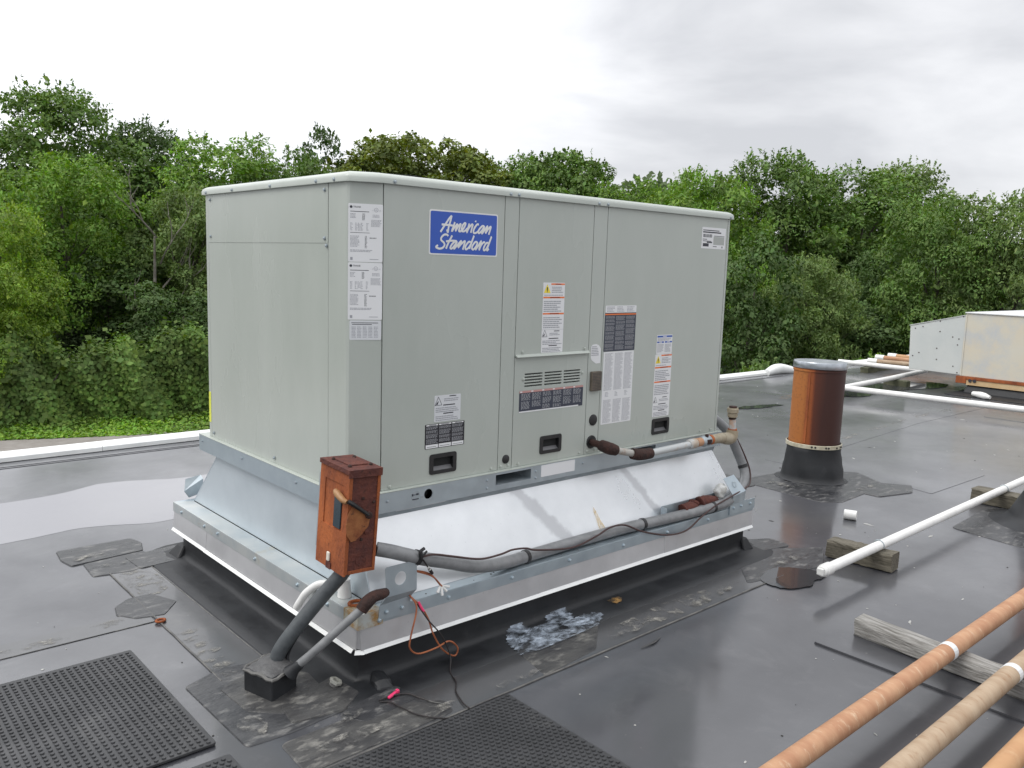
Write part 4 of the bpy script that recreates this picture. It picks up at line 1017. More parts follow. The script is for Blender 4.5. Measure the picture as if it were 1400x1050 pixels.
ang([(X1, Y1, zs - .0005), (X0, Y1, zs - .0005), (-0.005, 1.503, zs - .0005), (2.30, 1.503, zs - .0005)], [(X1, Y1), (X0, Y1)])
# rust-stained near corner cap and the small one at the far right
RC = M('rust_stained_galvanized', (0.40, 0.38, 0.30), (0.34, 0.19, 0.06), 16, 0.6, 0.3, lo=0.46, hi=0.60, c3=(0.48, 0.50, 0.48), c3pos=(0.5, 0.62), c3scale=9)
m_ = MB(); m_.box(X0 - 0.004, 0.006, Y0 - 0.004, -0.10, zs, zs + 0.003); m_.box(X0 - 0.004, 0.006, Y0 - 0.0045, Y0 - 0.001, zm - 0.004, zs + 0.0005); m_.box(X0 - 0.0045, X0 - 0.001, Y0 - 0.003, -0.10, zm - 0.004, zs + 0.0005)
m_.build('corner_cap', RC, cb)
m_ = MB(); m_.box(2.13, X1 + 0.004, Y0 - 0.005, Y0 - 0.001, 0.236, zs + 0.022); m_.build('corner_cap', GALV, cb)
m_ = MB(); m_.tube([(-0.045 + 0.026 * math.cos(a), -0.098 + 0.022 * math.sin(a), zs + 0.005) for a in [k * math.pi / 10 for k in range(20)]], 0.006, 8, closed=True)
m_.build('rusty_ring', RUST, cb, smooth=True)
# skirts with the white drip edge
def skirt(a, b, n, name='skirt_sheet', th=0.002, ext=0.0):
    a, b, n = Vector(a), Vector(b), Vector(n)
    o1, o2 = n * 0.001, n * 0.010
    m_ = MB(); m_.slab([(a.x + o2.x, a.y + o2.y, 0.142), (b.x + o2.x, b.y + o2.y, 0.142), (b.x + o1.x, b.y + o1.y, zm + 0.02), (a.x + o1.x, a.y + o1.y, zm + 0.02)], -n, th)
    return m_.build(name, ALUM, cb)
def drip(a, b, n):
    a, b, n = Vector(a), Vector(b), Vector(n); o1, o2 = n * 0.0115, n * 0.020
    m_ = MB(); m_.slab([(a.x + o2.x, a.y + o2.y, 0.1315), (b.x + o2.x, b.y + o2.y, 0.1315), (b.x + o1.x, b.y + o1.y, 0.1425), (a.x + o1.x, a.y + o1.y, 0.1425)], -n, 0.003)
    return m_.build('drip_edge', WHITE, cb)
e = 0.004
skirt((X0 + 0.008, Y0 + e, 0), (0.78, Y0 + e, 0), (0, -1, 0)); skirt((0.76, Y0 + e + 0.0015, 0), (1.62, Y0 + e + 0.0015, 0), (0, -1, 0)); skirt((1.60, Y0 + e, 0), (X1 - 0.004, Y0 + e, 0), (0, -1, 0))
skirt((X0 + e, Y1 - 0.008, 0), (X0 + e, 1.13, 0), (-1, 0, 0)); skirt((X0 + e + 0.0015, 1.15, 0), (X0 + e + 0.0015, Y0 + 0.008, 0), (-1, 0, 0))
skirt((X1 - e, Y0 + 0.008, 0), (X1 - e, Y1 - 0.008, 0), (1, 0, 0)); skirt((X1 - 0.008, Y1 - e, 0), (X0 + 0.008, Y1 - e, 0), (0, 1, 0))
# folded corner
m_ = MB(); m_.slab([(X0 - 0.004, Y0 + 0.014, 0.148), (X0 + 0.022, Y0 - 0.006, 0.140), (X0 + 0.010, Y0 + 0.002, zm + 0.02), (X0 + 0.0, Y0 + 0.009, zm + 0.02)], (0.7, 0.7, 0), 0.002); m_.build('skirt_sheet', ALUM, cb)
m_ = MB(); m_.slab([(X0 - 0.014, Y0 + 0.002, 0.130), (X0 + 0.016, Y0 - 0.016, 0.130), (X0 + 0.022, Y0 - 0.006, 0.142), (X0 - 0.004, Y0 + 0.012, 0.142)], (0.6, 0.7, -0.1), 0.003); m_.build('drip_edge', WHITE, cb)
drip((X0 + 0.018, Y0 + e, 0), (X1 - 0.01, Y0 + e, 0), (0, -1, 0)); drip((X0 + e, Y1 - 0.01, 0), (X0 + e, 1.132, 0), (-1, 0, 0)); drip((X0 + e - 0.002, 1.13, 0), (X0 + e - 0.002, Y0 + 0.02, 0), (-1, 0, 0))
drip((X1 - e, Y0 + 0.01, 0), (X1 - e, Y1 - 0.01, 0), (1, 0, 0)); drip((X1 - 0.01, Y1 - e, 0), (X0 + 0.01, Y1 - e, 0), (0, 1, 0))
# base wrapped in rubber, with the flashing turned out on to the roof
prof = [(0.0, 0.20), (0.0, 0.055), (0.003, 0.032), (0.010, 0.017), (0.024, 0.0105), (0.055, 0.0075), (0.11, 0.0062), (0.16, 0.0056), (0.165, 0.0012)]
m_ = MB(); bx0, bx1, by0, by1 = -0.070, 2.337, -0.168, 1.522
rings = []
for (d, z) in prof:
    rg = []
    for (cx_, cy_, a0) in ((bx0, by0, 180), (bx1, by0, 270), (bx1, by1, 0), (bx0, by1, 90)):
        for k in range(5):
            a = math.radians(a0 + 22.5 * k); q = 0.012 + d
            sx_ = 1 if cx_ < 1 else -1; sy_ = 1 if cy_ < 0.5 else -1
            rg.append((cx_ + 0.012 * sx_ + q * math.cos(a), cy_ + 0.012 * sy_ + q * math.sin(a), z))
    # subdivide the long sides so that the rubber can sag a little
    full = []
    for i in range(len(rg)):
        p, q_ = Vector(rg[i]), Vector(rg[(i + 1) % len(rg)])
        k = max(1, int((q_ - p).length / 0.08))
        for j in range(k):
            full.append(p.lerp(q_, j / k))
    rings.append(full)
kmin = len(rings[0])
# equal counts: resample every ring to the count of the last by angle index
cnt = max(len(r) for r in rings)
def resample(r, n_):
    ln_ = [0]
    for i in range(len(r)): ln_.append(ln_[-1] + (r[(i + 1) % len(r)] - r[i]).length)
    out_ = []; tot = ln_[-1]; j = 0
    for i in range(n_):
        t = tot * i / n_
        while ln_[j + 1] < t: j += 1
        f = (t - ln_[j]) / max(1e-9, ln_[j + 1] - ln_[j]); out_.append(r[j].lerp(r[(j + 1) % len(r)], f))
    return out_
rr2 = random.Random(5)
ph = [rr2.uniform(0, 6.28) for _ in range(6)]
for ri, r in enumerate(rings):
    q = resample(r, 140)
    for i, p in enumerate(q):
        w = 0.35 * math.sin(i * 0.55 + ph[0]) + 0.3 * math.sin(i * 1.3 + ph[1] + ri * 0.3) + 0.2 * math.sin(i * 2.9 + ph[2])
        k = (0, 0.10, 0.35, 0.6, 0.7, 0.4, 0.2, 0.0, 0.0)[ri]
        m_.v.append(Vector((p.x, p.y, max(p.z + 0.006 * w * k, 0.001))))
for j in range(len(rings) - 1):
    for i in range(140):
        m_.f.append([j * 140 + i, (j + 1) * 140 + i, (j + 1) * 140 + (i + 1) % 140, j * 140 + (i + 1) % 140]); m_.mi.append(0)
m_.f = [list(reversed(f)) for f in m_.f]
m_.build('rubber_flashing', EPDM, cb, smooth=60)
# brushed-on dried white coating: follows the flashing from the roof up the foot of the curb
def flash_z(d):
    for (a, b) in zip(prof, prof[1:]):
        if a[0] <= d <= b[0] and b[0] > a[0]:
            return a[1] + (b[1] - a[1]) * (d - a[0]) / (b[0] - a[0])
    return 0.004
def in_poly(x, y, P):
    c = False; n_ = len(P)
    for i in range(n_):
        x1, y1 = P[i]; x2, y2 = P[(i + 1) % n_]
        if (y1 > y) != (y2 > y) and x < (x2 - x1) * (y - y1) / (y2 - y1) + x1: c = not c
    return c
SP = [(0.60, -0.185), (0.545, -0.25), (0.525, -0.36), (0.62, -0.375), (0.76, -0.37), (0.97, -0.36), (1.07, -0.29), (1.03, -0.245), (0.93, -0.25), (0.97, -0.19), (0.95, -0.172), (0.83, -0.175), (0.80, -0.215), (0.72, -0.215), (0.70, -0.174), (0.63, -0.172)]
m_ = MB(); NX, NY = 160, 70; idx = {}
for i in range(NX + 1):
    for j in range(NY + 1):
        x = 0.50 + 0.62 * i / NX; y = -0.385 + 0.22 * j / NY
        if in_poly(x + 0.006 * math.sin(j * 0.9) + rng.uniform(-.003, .003), y, SP):
            d = -0.168 - y
            idx[i, j] = len(m_.v)
            m_.v.append(Vector((x, min(y, -0.1715), max(flash_z(max(d, 0.0)) + 0.0055, 0.0075) + (0.03 if d < 0.004 else 0))))
for i in range(NX):
    for j in range(NY):
        q = [(i, j), (i + 1, j), (i + 1, j + 1), (i, j + 1)]
        if all(k in idx for k in q): m_.f.append([idx[k] for k in q]); m_.mi.append(0)
m_.build('paint_splash', SPLASH, cb, smooth=70)
m_ = MB(); m_.hexa([(-0.060, -0.255, 0.002), (0.015, -0.275, 0.002), (0.035, -0.19, 0.002), (-0.04, -0.17, 0.002), (-0.035, -0.228, 0.032), (0.000, -0.238, 0.032), (0.015, -0.19, 0.045), (-0.025, -0.17, 0.045)]); m_.build('corner_boot', EPDM, cb, bevel=0.014)
m_ = MB(); m_.hexa([(2.29, -0.205, 0.002), (2.385, -0.205, 0.002), (2.385, -0.10, 0.002), (2.30, -0.10, 0.002), (2.30, -0.176, 0.07), (2.346, -0.176, 0.07), (2.346, -0.12, 0.07), (2.30, -0.12, 0.07)]); m_.build('corner_boot', EPDM, cb, bevel=0.010)
m_ = MB(); m_.hexa([(-0.12, 1.44, 0.002), (-0.03, 1.44, 0.002), (-0.03, 1.57, 0.002), (-0.12, 1.57, 0.002), (-0.078, 1.46, 0.06), (-0.05, 1.46, 0.06), (-0.05, 1.53, 0.06), (-0.078, 1.53, 0.06)]); m_.build('corner_boot', EPDM, cb, bevel=0.010)
# lifting lugs: bent plates with a hole, screwed to the strip
frl = ((0, -0.216, 0), (1, 0, 0), (0, 0, 1), (0, -1, 0))
holed_plate('lifting_lug', [(0.004, 0.321), (0.134, 0.321), (0.133, 0.414), (0.112, 0.431), (0.008, 0.431), (0.0, 0.426)], [circ(0.064, 0.379, 0.025, 24)], frl, 0.0025, GALV, cb)
m_ = MB(); m_.slab([(-0.010, -0.1975, 0.289), (0.124, -0.1975, 0.294), (0.134, -0.216, 0.3215), (0.004, -0.216, 0.3205)], (0, 0.9, 0.4), 0.0025); m_.build('lug_fold', GALVD, cb)  # darker tone than the lug: shade of the downward-facing fold put into colour
m_ = MB(); m_.slab([(-0.016, -0.1975, 0.237), (0.108, -0.1975, 0.232), (0.124, -0.1975, 0.2935), (-0.010, -0.1975, 0.2885)], (0, 1, 0), 0.0025); m_.build('lug_flange', GALV, cb)
screw(cb, (0.018, -0.1985, 0.259), (0, -1, 0), 0.006, GALV); screw(cb, (0.084, -0.1985, 0.259), (0, -1, 0), 0.006, GALV)
m_ = MB(); m_.slab([(2.150, -0.2, 0.333), (2.262, -0.2, 0.347), (2.215, -0.15, 0.430), (2.122, -0.15, 0.422)], (0.2, 0.9, -0.4), 0.0025); m_.build('lifting_lug', GALV, cb)
m_ = MB(); m_.slab([(2.146, -0.1985, 0.287), (2.262, -0.1985, 0.297), (2.262, -0.2, 0.3465), (2.150, -0.2, 0.3325)], (0, 1, 0), 0.0025); m_.build('lug_fold', GALVD, cb)
m_ = MB(); m_.lathe([(0.012, 0), (0.015, 0.0006), (0.0165, 0)], (2.190, -0.1775, 0.386), (-0.15, -0.88, 0.42), 14); m_.build('lug_hole', GALVD, cb)
for x in (2.165, 2.235, 2.32): screw(cb, (x, Y0 - 0.005, 0.268), (0, -1, 0), 0.006, GALV)
m_ = MB(); m_.box(1.645, 2.12, -0.128, -0.125, 0.271, 0.348); m_.box(1.645, 1.648, -0.16, -0.128, 0.275, 0.345); m_.box(1.645, 2.12, -0.16, -0.128, 0.2712, 0.274); m_.build('pipe_tray', GALV, cb)
m_ = MB(); m_.slab([(-0.001, 1.575, 0.268), (0.075, 1.575, 0.285), (0.075, 1.58, 0.352), (-0.022, 1.58, 0.302)], (0, 1, 0), 0.003); m_.slab([(-0.022, 1.58, 0.302), (0.075, 1.58, 0.352), (0.078, 1.62, 0.364), (0.0, 1.62, 0.352)], (0, 0.2, 0.9), 0.003); m_.build('lifting_lug', GALVD, cb)
for x in (0.30, 0.62, 0.95, 1.30, 1.62, 1.95): screw(cb, (x, Y0, 0.243 + rng.uniform(-.004, .004)), (0, -1, 0), 0.006, GALV)
for y in (1.43, 1.15, 1.0, 0.62, 0.25, 0.02): screw(cb, (X0, y, 0.245 + rng.uniform(-.004, .004)), (-1, 0, 0), 0.006, GALV)
screw(cb, (-0.01, Y0 - 0.0045, 0.235), (0, -1, 0), 0.006, GALV)
# rust run on the slope
m_ = MB(); nS = Vector((0, -0.9, 0.4)).normalized()
def onslope(x, z): 
    t = (z - B['z']) / (T['z'] - B['z']); return Vector((x, B['y0'] + (T['y0'] - B['y0']) * t, z)) + nS * 0.002
ol = [(1.219, 0.405), (1.229, 0.385), (1.241, 0.345), (1.262, 0.30), (1.218, 0.30), (1.214, 0.34), (1.213, 0.385)]
m_.add([onslope(a, b) for a, b in ol], [tuple(range(len(ol)))]); m_.build('rust_run', dappled('orange_rust_run', (0.75, 0.58, 0.25), (0.72, 0.42, 0.10), 0.36, 0.80, 26, stretch=(2, 1, 0.5)), cb)
m_ = MB()
for k in range(14):
    x = rng.uniform(0.2, 2.2); y = rng.uniform(-0.175, -0.15); m_.lathe([(rng.uniform(.002, .005), 0), (0.0, 0.003)], (x, y, zs), (0, 0, 1), 6)
m_.build('grit', LAP, cb)['kind'] = 'stuff'

# ================================================================ DISCONNECT BOX
db = thing('disconnect_box', 'rusty electrical disconnect box with a tan-handled lever at the corner of the big unit', 'switch box', (-0.158, -0.207, 0.435), rot=(0.040, 0.044, 0.0))
def Lb(m_): return m_          # boxes below are written in the box's own frame: x to the right face, y back, z up
bw, bd, bh = 0.118, 0.188, 0.362
def dbp(m_, name, mat_, parent=None, bevel=0.0, smooth=False):
    return m_.build(name, mat_, parent or db, bevel=bevel, smooth=smooth, local=True)
m_ = MB(); m_.box(0.004, bw, 0.004, bd, 0.0, bh); body = dbp(m_, 'enclosure', RUSTD, bevel=0.003)
# door on the left-facing side, flanged frame and recess
def dplate(u0, u1, z0, z1, x, th, name, mat_, parent=None, bevel=0.0015):   # u runs back along y
    m2 = MB(); m2.box(x - th, x, u0, u1, z0, z1); return dbp(m2, name, mat_, parent, bevel)
door = holed_plate('door', [(-0.0, -0.004), (bd + 0.002, -0.004), (bd + 0.002, bh - 0.002), (-0.0, bh - 0.002)], [rect(0.033, 0.155, 0.145, 0.305)], ((-0.004, 0, 0), (0, 1, 0), (0, 0, 1), (-1, 0, 0)), 0.0075, RUST, None)
door.parent = db
m_ = MB(); m_.box(-0.0005, 0.0035, 0.028, 0.160, 0.14, 0.31); dbp(m_, 'door_recess', RUST)
m_ = MB(); m_.box(-0.0056, 0.0, 0.042, 0.088, 0.150, 0.272); dbp(m_, 'switch_window', GLASSB, bevel=0.002)
m_ = MB(); m_.box(-0.008, -0.004, 0.02, 0.17, 0.352, 0.360); dbp(m_, 'door_lip', TANP)
m_ = MB(); m_.box(-0.012, -0.0042, 0.090, 0.108, 0.022, 0.055); dbp(m_, 'hasp', BONE, bevel=0.004)
m_ = MB(); m_.box(-0.008, -0.0042, 0.083, 0.115, -0.006, 0.020); dbp(m_, 'hasp_plate', RUSTD, bevel=0.002)
# right face: frame edges, knock-outs
m_ = MB(); m_.box(0.012, bw - 0.010, 0.0005, 0.0045, 0.0, 0.012); m_.box(bw - 0.010, bw + 0.001, 0.0005, 0.0045, 0.0, bh); m_.box(0.000, 0.010, 0.0005, 0.0045, 0.0, bh); dbp(m_, 'face_frame', RUST, bevel=0.001)
m_ = MB(); m_.lathe([(0.019, 0), (0.019, 0.002), (0.015, 0.002), (0.015, 0.001), (0.0, 0.001)], (0.060, 0.004, 0.045), (0, -1, 0), 20); dbp(m_, 'knockout', RUSTD)
# lid
m_ = MB(); m_.box(-0.0095, bw + 0.003, -0.005, bd + 0.004, bh + 0.0005, bh + 0.003); m_.box(-0.0095, bw + 0.003, -0.005, -0.002, bh - 0.024, bh + 0.0005); m_.box(-0.0093, -0.0082, -0.0015, bd + 0.004, bh - 0.013, bh + 0.0005); m_.box(bw + 0.0005, bw + 0.0028, -0.0015, bd + 0.004, bh - 0.024, bh + 0.0005)
lid = dbp(m_, 'lid', RUSTD, bevel=0.002)
m_ = MB(); m_.box(0.022, 0.095, 0.048, 0.140, bh + 0.003, bh + 0.0075); dbp(m_, 'hub_plate', RUSTD, lid, bevel=0.002)
for (x, y) in ((0.018, 0.04), (0.10, 0.04), (0.018, 0.148), (0.10, 0.148)):
    m_ = MB(); m_.lathe([(0.007, 0), (0.007, 0.004), (0.004, 0.008), (0.0, 0.009)], (x, y, bh + 0.003), (0, 0, 1), 8); dbp(m_, 'bolt', RUSTB, lid)
# lever: quadrant plate, pivot, bar and grip
ol = [(0.082, 0.196), (0.060, 0.222), (0.030, 0.243), (0.010, 0.240), (-0.004, 0.215), (-0.010, 0.180), (-0.003, 0.140), (0.012, 0.118), (0.030, 0.120), (0.055, 0.140), (0.078, 0.165)]
lever = holed_plate('lever_quadrant', ol, [], ((0, -0.006, 0), (1, 0, 0), (0, 0, 1), (0, -1, 0)), 0.004, M('quadrant_rust', (0.36, 0.15, 0.05), (0.20, 0.06, 0.02), 18, 0.8, bump=0.3, bscale=60, c3=(0.06, 0.02, 0.012), c3pos=(0.58, 0.7), c3scale=40), None, 0.001)
lever.parent = db
m_ = MB(); m_.lathe([(0.013, 0), (0.013, 0.006), (0.008, 0.010), (0.0, 0.011)], (0.074, -0.006, 0.205), (0, -1, 0), 12); dbp(m_, 'pivot', RUSTB, lever)
m_ = MB(); m_.lathe([(0.009, 0), (0.009, 0.006), (0.0, 0.008)], (0.075, 0.004, 0.145), (0, -1, 0), 10); dbp(m_, 'bolt', RUSTD)
for (x, z) in ((0.055, 0.262), (0.098, 0.245), (0.058, 0.118)):
    m_ = MB(); m_.lathe([(0.006, 0), (0.005, 0.004), (0.0, 0.005)], (x, 0.004, z), (0, -1, 0), 8); dbp(m_, 'bolt', RUSTB)
m_ = MB(); m_.tube([(0.070, -0.012, 0.207), (0.035, -0.013, 0.232), (0.006, -0.014, 0.252), (-0.010, -0.008, 0.262)], [0.006, 0.007, 0.008, 0.008], 8, smooth=3); dbp(m_, 'lever_bar', BLACKP, lever, smooth=True)
m_ = MB(); m_.tube([(-0.012, -0.004, 0.258), (-0.018, 0.012, 0.263), (-0.020, 0.045, 0.276), (-0.018, 0.062, 0.282)], [0.008, 0.011, 0.0125, 0.009], 12, smooth=4); dbp(m_, 'grip', TANP, lever, smooth=True)
m_ = MB(); m_.lathe([(0.0, 0), (0.030, 0), (0.034, 0.008), (0.034, 0.022), (0.027, 0.024), (0.027, 0.03)], (bw + 0.0005, 0.062, 0.052), (1, 0, 0), 14); dbp(m_, 'conduit_hub', RUSTB, smooth=True)
m_ = MB(); m_.lathe([(0.026, -0.02), (0.03, -0.012), (0.03, 0.0)], (0.045, 0.085, 0.0), (0, 0, 1), 14, close_bot=True); dbp(m_, 'conduit_hub', RUSTB, smooth=True)
m_ = MB(); m_.box(0.02, 0.10, bd, bd + 0.05, 0.03, 0.30); dbp(m_, 'mounting_bracket', GALVD)

# ================================================================ CONDUITS AND CABLES
def conduit(name, label, cat, pts, r, mat_, smooth=8, n=16):
    root = thing(name, label, cat, pts[-1])
    m_ = MB(); m_.tube(pts, r, n, smooth=smooth); m_.build('tube', mat_, root, smooth=True)
    return root
c1 = conduit('flexible_conduit', 'dark grey flexible conduit dropping from the rusty box into the pitch pocket', 'conduit',
    [(-0.098, -0.118, 0.425), (-0.120, -0.100, 0.385), (-0.165, -0.068, 0.320), (-0.235, -0.040, 0.230), (-0.288, -0.008, 0.143), (-0.306, 0.005, 0.085)], 0.0262, CONDD)
for k in range(5):
    a = -0.6 + k * 0.5
    m_ = MB(); m_.tube([(-0.235 + 0.026 * math.cos(a), -0.045 + 0.02 * math.sin(a), 0.235 - k * 0.01), (-0.275 + 0.03 * math.cos(a + .4), -0.018 + 0.03 * math.sin(a + .4), 0.165), (-0.300 + 0.034 * math.cos(a + .2), 0.0 + 0.034 * math.sin(a + .2), 0.11), (-0.305 + 0.045 * math.cos(a), 0.0 + 0.045 * math.sin(a), 0.082)], 0.0055, 7, smooth=4)
    m_.build('sealant_wrinkle', EPDM, c1, smooth=True)
c2 = conduit('thin_conduit', 'thin pale grey conduit slanting from the dark elbow down to the pitch pocket', 'conduit',
    [(-0.108, -0.240, 0.318), (-0.180, -0.192, 0.238), (-0.240, -0.140, 0.160), (-0.292, -0.078, 0.085)], 0.0145, CONDUIT, 4)
m_ = MB(); m_.tube([(-0.112, -0.239, 0.312), (-0.090, -0.243, 0.338), (-0.062, -0.244, 0.352), (-0.030, -0.238, 0.350), (-0.005, -0.226, 0.346)], [0.021, 0.023, 0.020, 0.019, 0.016], 10, smooth=4); m_.build('elbow', RUSTB, c2, smooth=True)
m_ = MB(); m_.tube([(-0.268, -0.11, 0.118), (-0.282, -0.092, 0.098), (-0.292, -0.08, 0.08)], [0.016, 0.020, 0.028], 10, smooth=3); m_.build('sealant_wrinkle', EPDM, c2, smooth=True)
# front conduit
fcp = [(-0.005, -0.165, 0.486), (0.040, -0.188, 0.474), (0.090, -0.198, 0.455), (0.165, -0.2, 0.425), (0.285, -0.198, 0.384), (0.425, -0.186, 0.334), (0.590, -0.162, 0.302), (0.785, -0.146, 0.2965), (1.066, -0.142, 0.2975), (1.355, -0.144, 0.2985), (1.597, -0.162, 0.2975), (1.909, -0.176, 0.2965), (2.12, -0.178, 0.302), (2.27, -0.15, 0.322), (2.395, -0.10, 0.345), (2.455, -0.06, 0.40), (2.430, -0.02, 0.51), (2.36, 0.0, 0.62), (2.28, 0.03, 0.69), (2.245, 0.05, 0.70)]
fc = conduit('grey_conduit', 'long grey conduit lying along the front of the curb beside the rusty box', 'conduit', fcp, 0.0255, CONDUIT, 8)
FP = catmull(fcp, 8)
def ontube(i): return FP[i]
for idx in (22, 54, 76, 91, 122):
    p = FP[idx]; d = (FP[idx + 1] - FP[idx - 1]).normalized()
    m_ = MB(); m_.lathe([(0.0262, -0.009), (0.0285, -0.008), (0.0285, 0.008), (0.0262, 0.009)], p, d, 16); m_.build('tie', BLACKP, fc)
p = FP[22]; m_ = MB(); m_.tube([p + Vector((0, -0.028, 0.0)), p + Vector((-0.006, -0.03, 0.03)), p + Vector((0.012, -0.03, 0.04))], 0.006, 7, smooth=3); m_.tube([p + Vector((0, -0.03, 0.01)), p + Vector((0.01, -0.034, 0.02)), p + Vector((0.02, -0.034, 0.03))], 0.004, 7, smooth=3); m_.build('tie_knot', BLACKP, fc, smooth=True)
def wire(name, label, cat, pts, r, mat_, n=8, k=6, group=None):
    m_ = MB(); m_.tube(pts, r, n, smooth=k); o = m_.build(name, mat_, None, smooth=True); tag(o, label, cat, group); return o
wire('thin_cable', 'thin maroon cable looping loosely over the grey conduit on the curb', 'cable',
    [(0.147, -0.226, 0.443), (0.199, -0.229, 0.441), (0.286, -0.229, 0.415), (0.428, -0.216, 0.371), (0.540, -0.205, 0.362), (0.610, -0.197, 0.364), (0.698, -0.182, 0.348), (0.769, -0.178, 0.325), (0.965, -0.186, 0.297), (1.120, -0.184, 0.317), (1.225, -0.170, 0.333), (1.315, -0.179, 0.330), (1.422, -0.199, 0.284), (1.602, -0.204, 0.234), (1.750, -0.206, 0.229), (1.868, -0.206, 0.276), (1.990, -0.200, 0.310), (2.12, -0.204, 0.338), (2.30, -0.175, 0.352), (2.43, -0.118, 0.35), (2.483, -0.075, 0.41), (2.456, -0.04, 0.51), (2.385, -0.018, 0.62)], 0.0042, WIREM)
wire('orange_wire', 'looped orange wire hanging below the lug in front of the drip edge', 'wire',
    [(0.112, -0.203, 0.300), (0.126, -0.228, 0.256), (0.092, -0.243, 0.163), (0.089, -0.243, 0.120), (0.129, -0.240, 0.086), (0.208, -0.240, 0.085), (0.268, -0.240, 0.094), (0.311, -0.238, 0.055), (0.298, -0.236, 0.026), (0.242, -0.236, 0.067), (0.197, -0.236, 0.140), (0.179, -0.230, 0.198), (0.152, -0.222, 0.250), (0.118, -0.203, 0.292)], 0.0032, WIREO)
bwp = [(0.140, -0.212, 0.262), (0.171, -0.236, 0.203), (0.229, -0.245, 0.128), (0.266, -0.252, 0.040), (0.230, -0.30, 0.008), (0.200, -0.372, 0.0085), (0.159, -0.424, 0.0085), (0.128, -0.507, 0.0085), (0.121, -0.555, 0.008), (0.061, -0.560, 0.008), (0.007, -0.529, 0.009), (-0.036, -0.469, 0.010), (-0.052, -0.398, 0.010), (-0.062, -0.350, 0.011), (-0.088, -0.324, 0.011)]
blk = thing('black_wire', 'thin black wire trailing from the lug down across the dark roof', 'wire', (0.12, -0.55, 0.008))
m_ = MB(); m_.tube(bwp, 0.0026, 7, smooth=6); m_.build('strand', WIREB, blk, smooth=True)
m_ = MB(); m_.tube([(0.142, -0.218, 0.272), (0.150, -0.224, 0.250), (0.158, -0.23, 0.236)], [0.004, 0.0055, 0.004], 8, smooth=3); m_.build('terminal', PINK, blk, smooth=True)
pw = thing('wire_offcut', 'short dark wire offcut with a pink terminal lying near the pitch pocket', 'wire', (0.0, -0.35, 0.009))
m_ = MB(); m_.tube([(-0.086, -0.316, 0.012), (-0.035, -0.318, 0.012), (0.013, -0.338, 0.012), (0.032, -0.385, 0.0105), (0.046, -0.418, 0.009)], 0.0028, 7, smooth=6); m_.build('strand', WIREB, pw, smooth=True)
m_ = MB(); m_.tube([(0.046, -0.418, 0.009), (0.058, -0.440, 0.0085), (0.076, -0.465, 0.008)], 0.0018, 6, smooth=4); m_.build('bare_core', LAP, pw, smooth=True)
m_ = MB(); m_.hexa([(-0.052, -0.330, 0.0095), (-0.010, -0.312, 0.0095), (-0.014, -0.302, 0.0095), (-0.056, -0.320, 0.0095), (-0.052, -0.330, 0.017), (-0.010, -0.312, 0.017), (-0.014, -0.302, 0.017), (-0.056, -0.320, 0.017)]); m_.box(-0.012, -0.002, -0.316, -0.302, 0.010, 0.022); m_.build('terminal', PINK, pw, bevel=0.002)
nb = thing('wire_nut_bundle', 'short orange wires ending in white wire connectors over the curb strip', 'wire connector', (0.25, -0.205, 0.28))
for k, pts in enumerate([[(0.136, -0.196, 0.386), (0.201, -0.205, 0.359), (0.249, -0.206, 0.304)], [(0.138, -0.198, 0.383), (0.205, -0.210, 0.352), (0.252, -0.210, 0.302)]]):
    m_ = MB(); m_.tube(pts, 0.0030, 7, smooth=5); m_.build('wire', WIREO, nb, smooth=True)
for (a, b) in (((0.246, -0.207, 0.304), (0.229, -0.214, 0.283)), ((0.251, -0.208, 0.303), (0.248, -0.218, 0.270)), ((0.254, -0.207, 0.304), (0.284, -0.212, 0.293)), ((0.250, -0.206, 0.306), (0.272, -0.212, 0.279))):
    m_ = MB(); m_.tube([a, ((a[0] + b[0]) / 2, (a[1] + b[1]) / 2, (a[2] + b[2]) / 2), b], [0.003, 0.0052, 0.0058], 8, smooth=2); m_.build('connector', PVC, nb, smooth=True)
ss = thing('cable_sensor', 'small black and white banded connector dangling from the tie on the conduit', 'connector', (0.20, -0.21, 0.37))
A_, B_ = Vector((0.152, -0.228, 0.430)), Vector((0.203, -0.214, 0.364))
m_ = MB(); m_.tube([A_, A_.lerp(B_, 0.5)], 0.003, 7); m_.build('lead', WIREB, ss)
for (t0, t1, r, mt) in ((0.5, 0.58, 0.005, PVC), (0.58, 0.64, 0.005, WIREB), (0.64, 0.72, 0.005, PVC), (0.72, 1.0, 0.0062, WIREB)):
    m_ = MB(); m_.tube([A_.lerp(B_, t0), A_.lerp(B_, t1)], r, 8); m_.build('band', mt, ss)

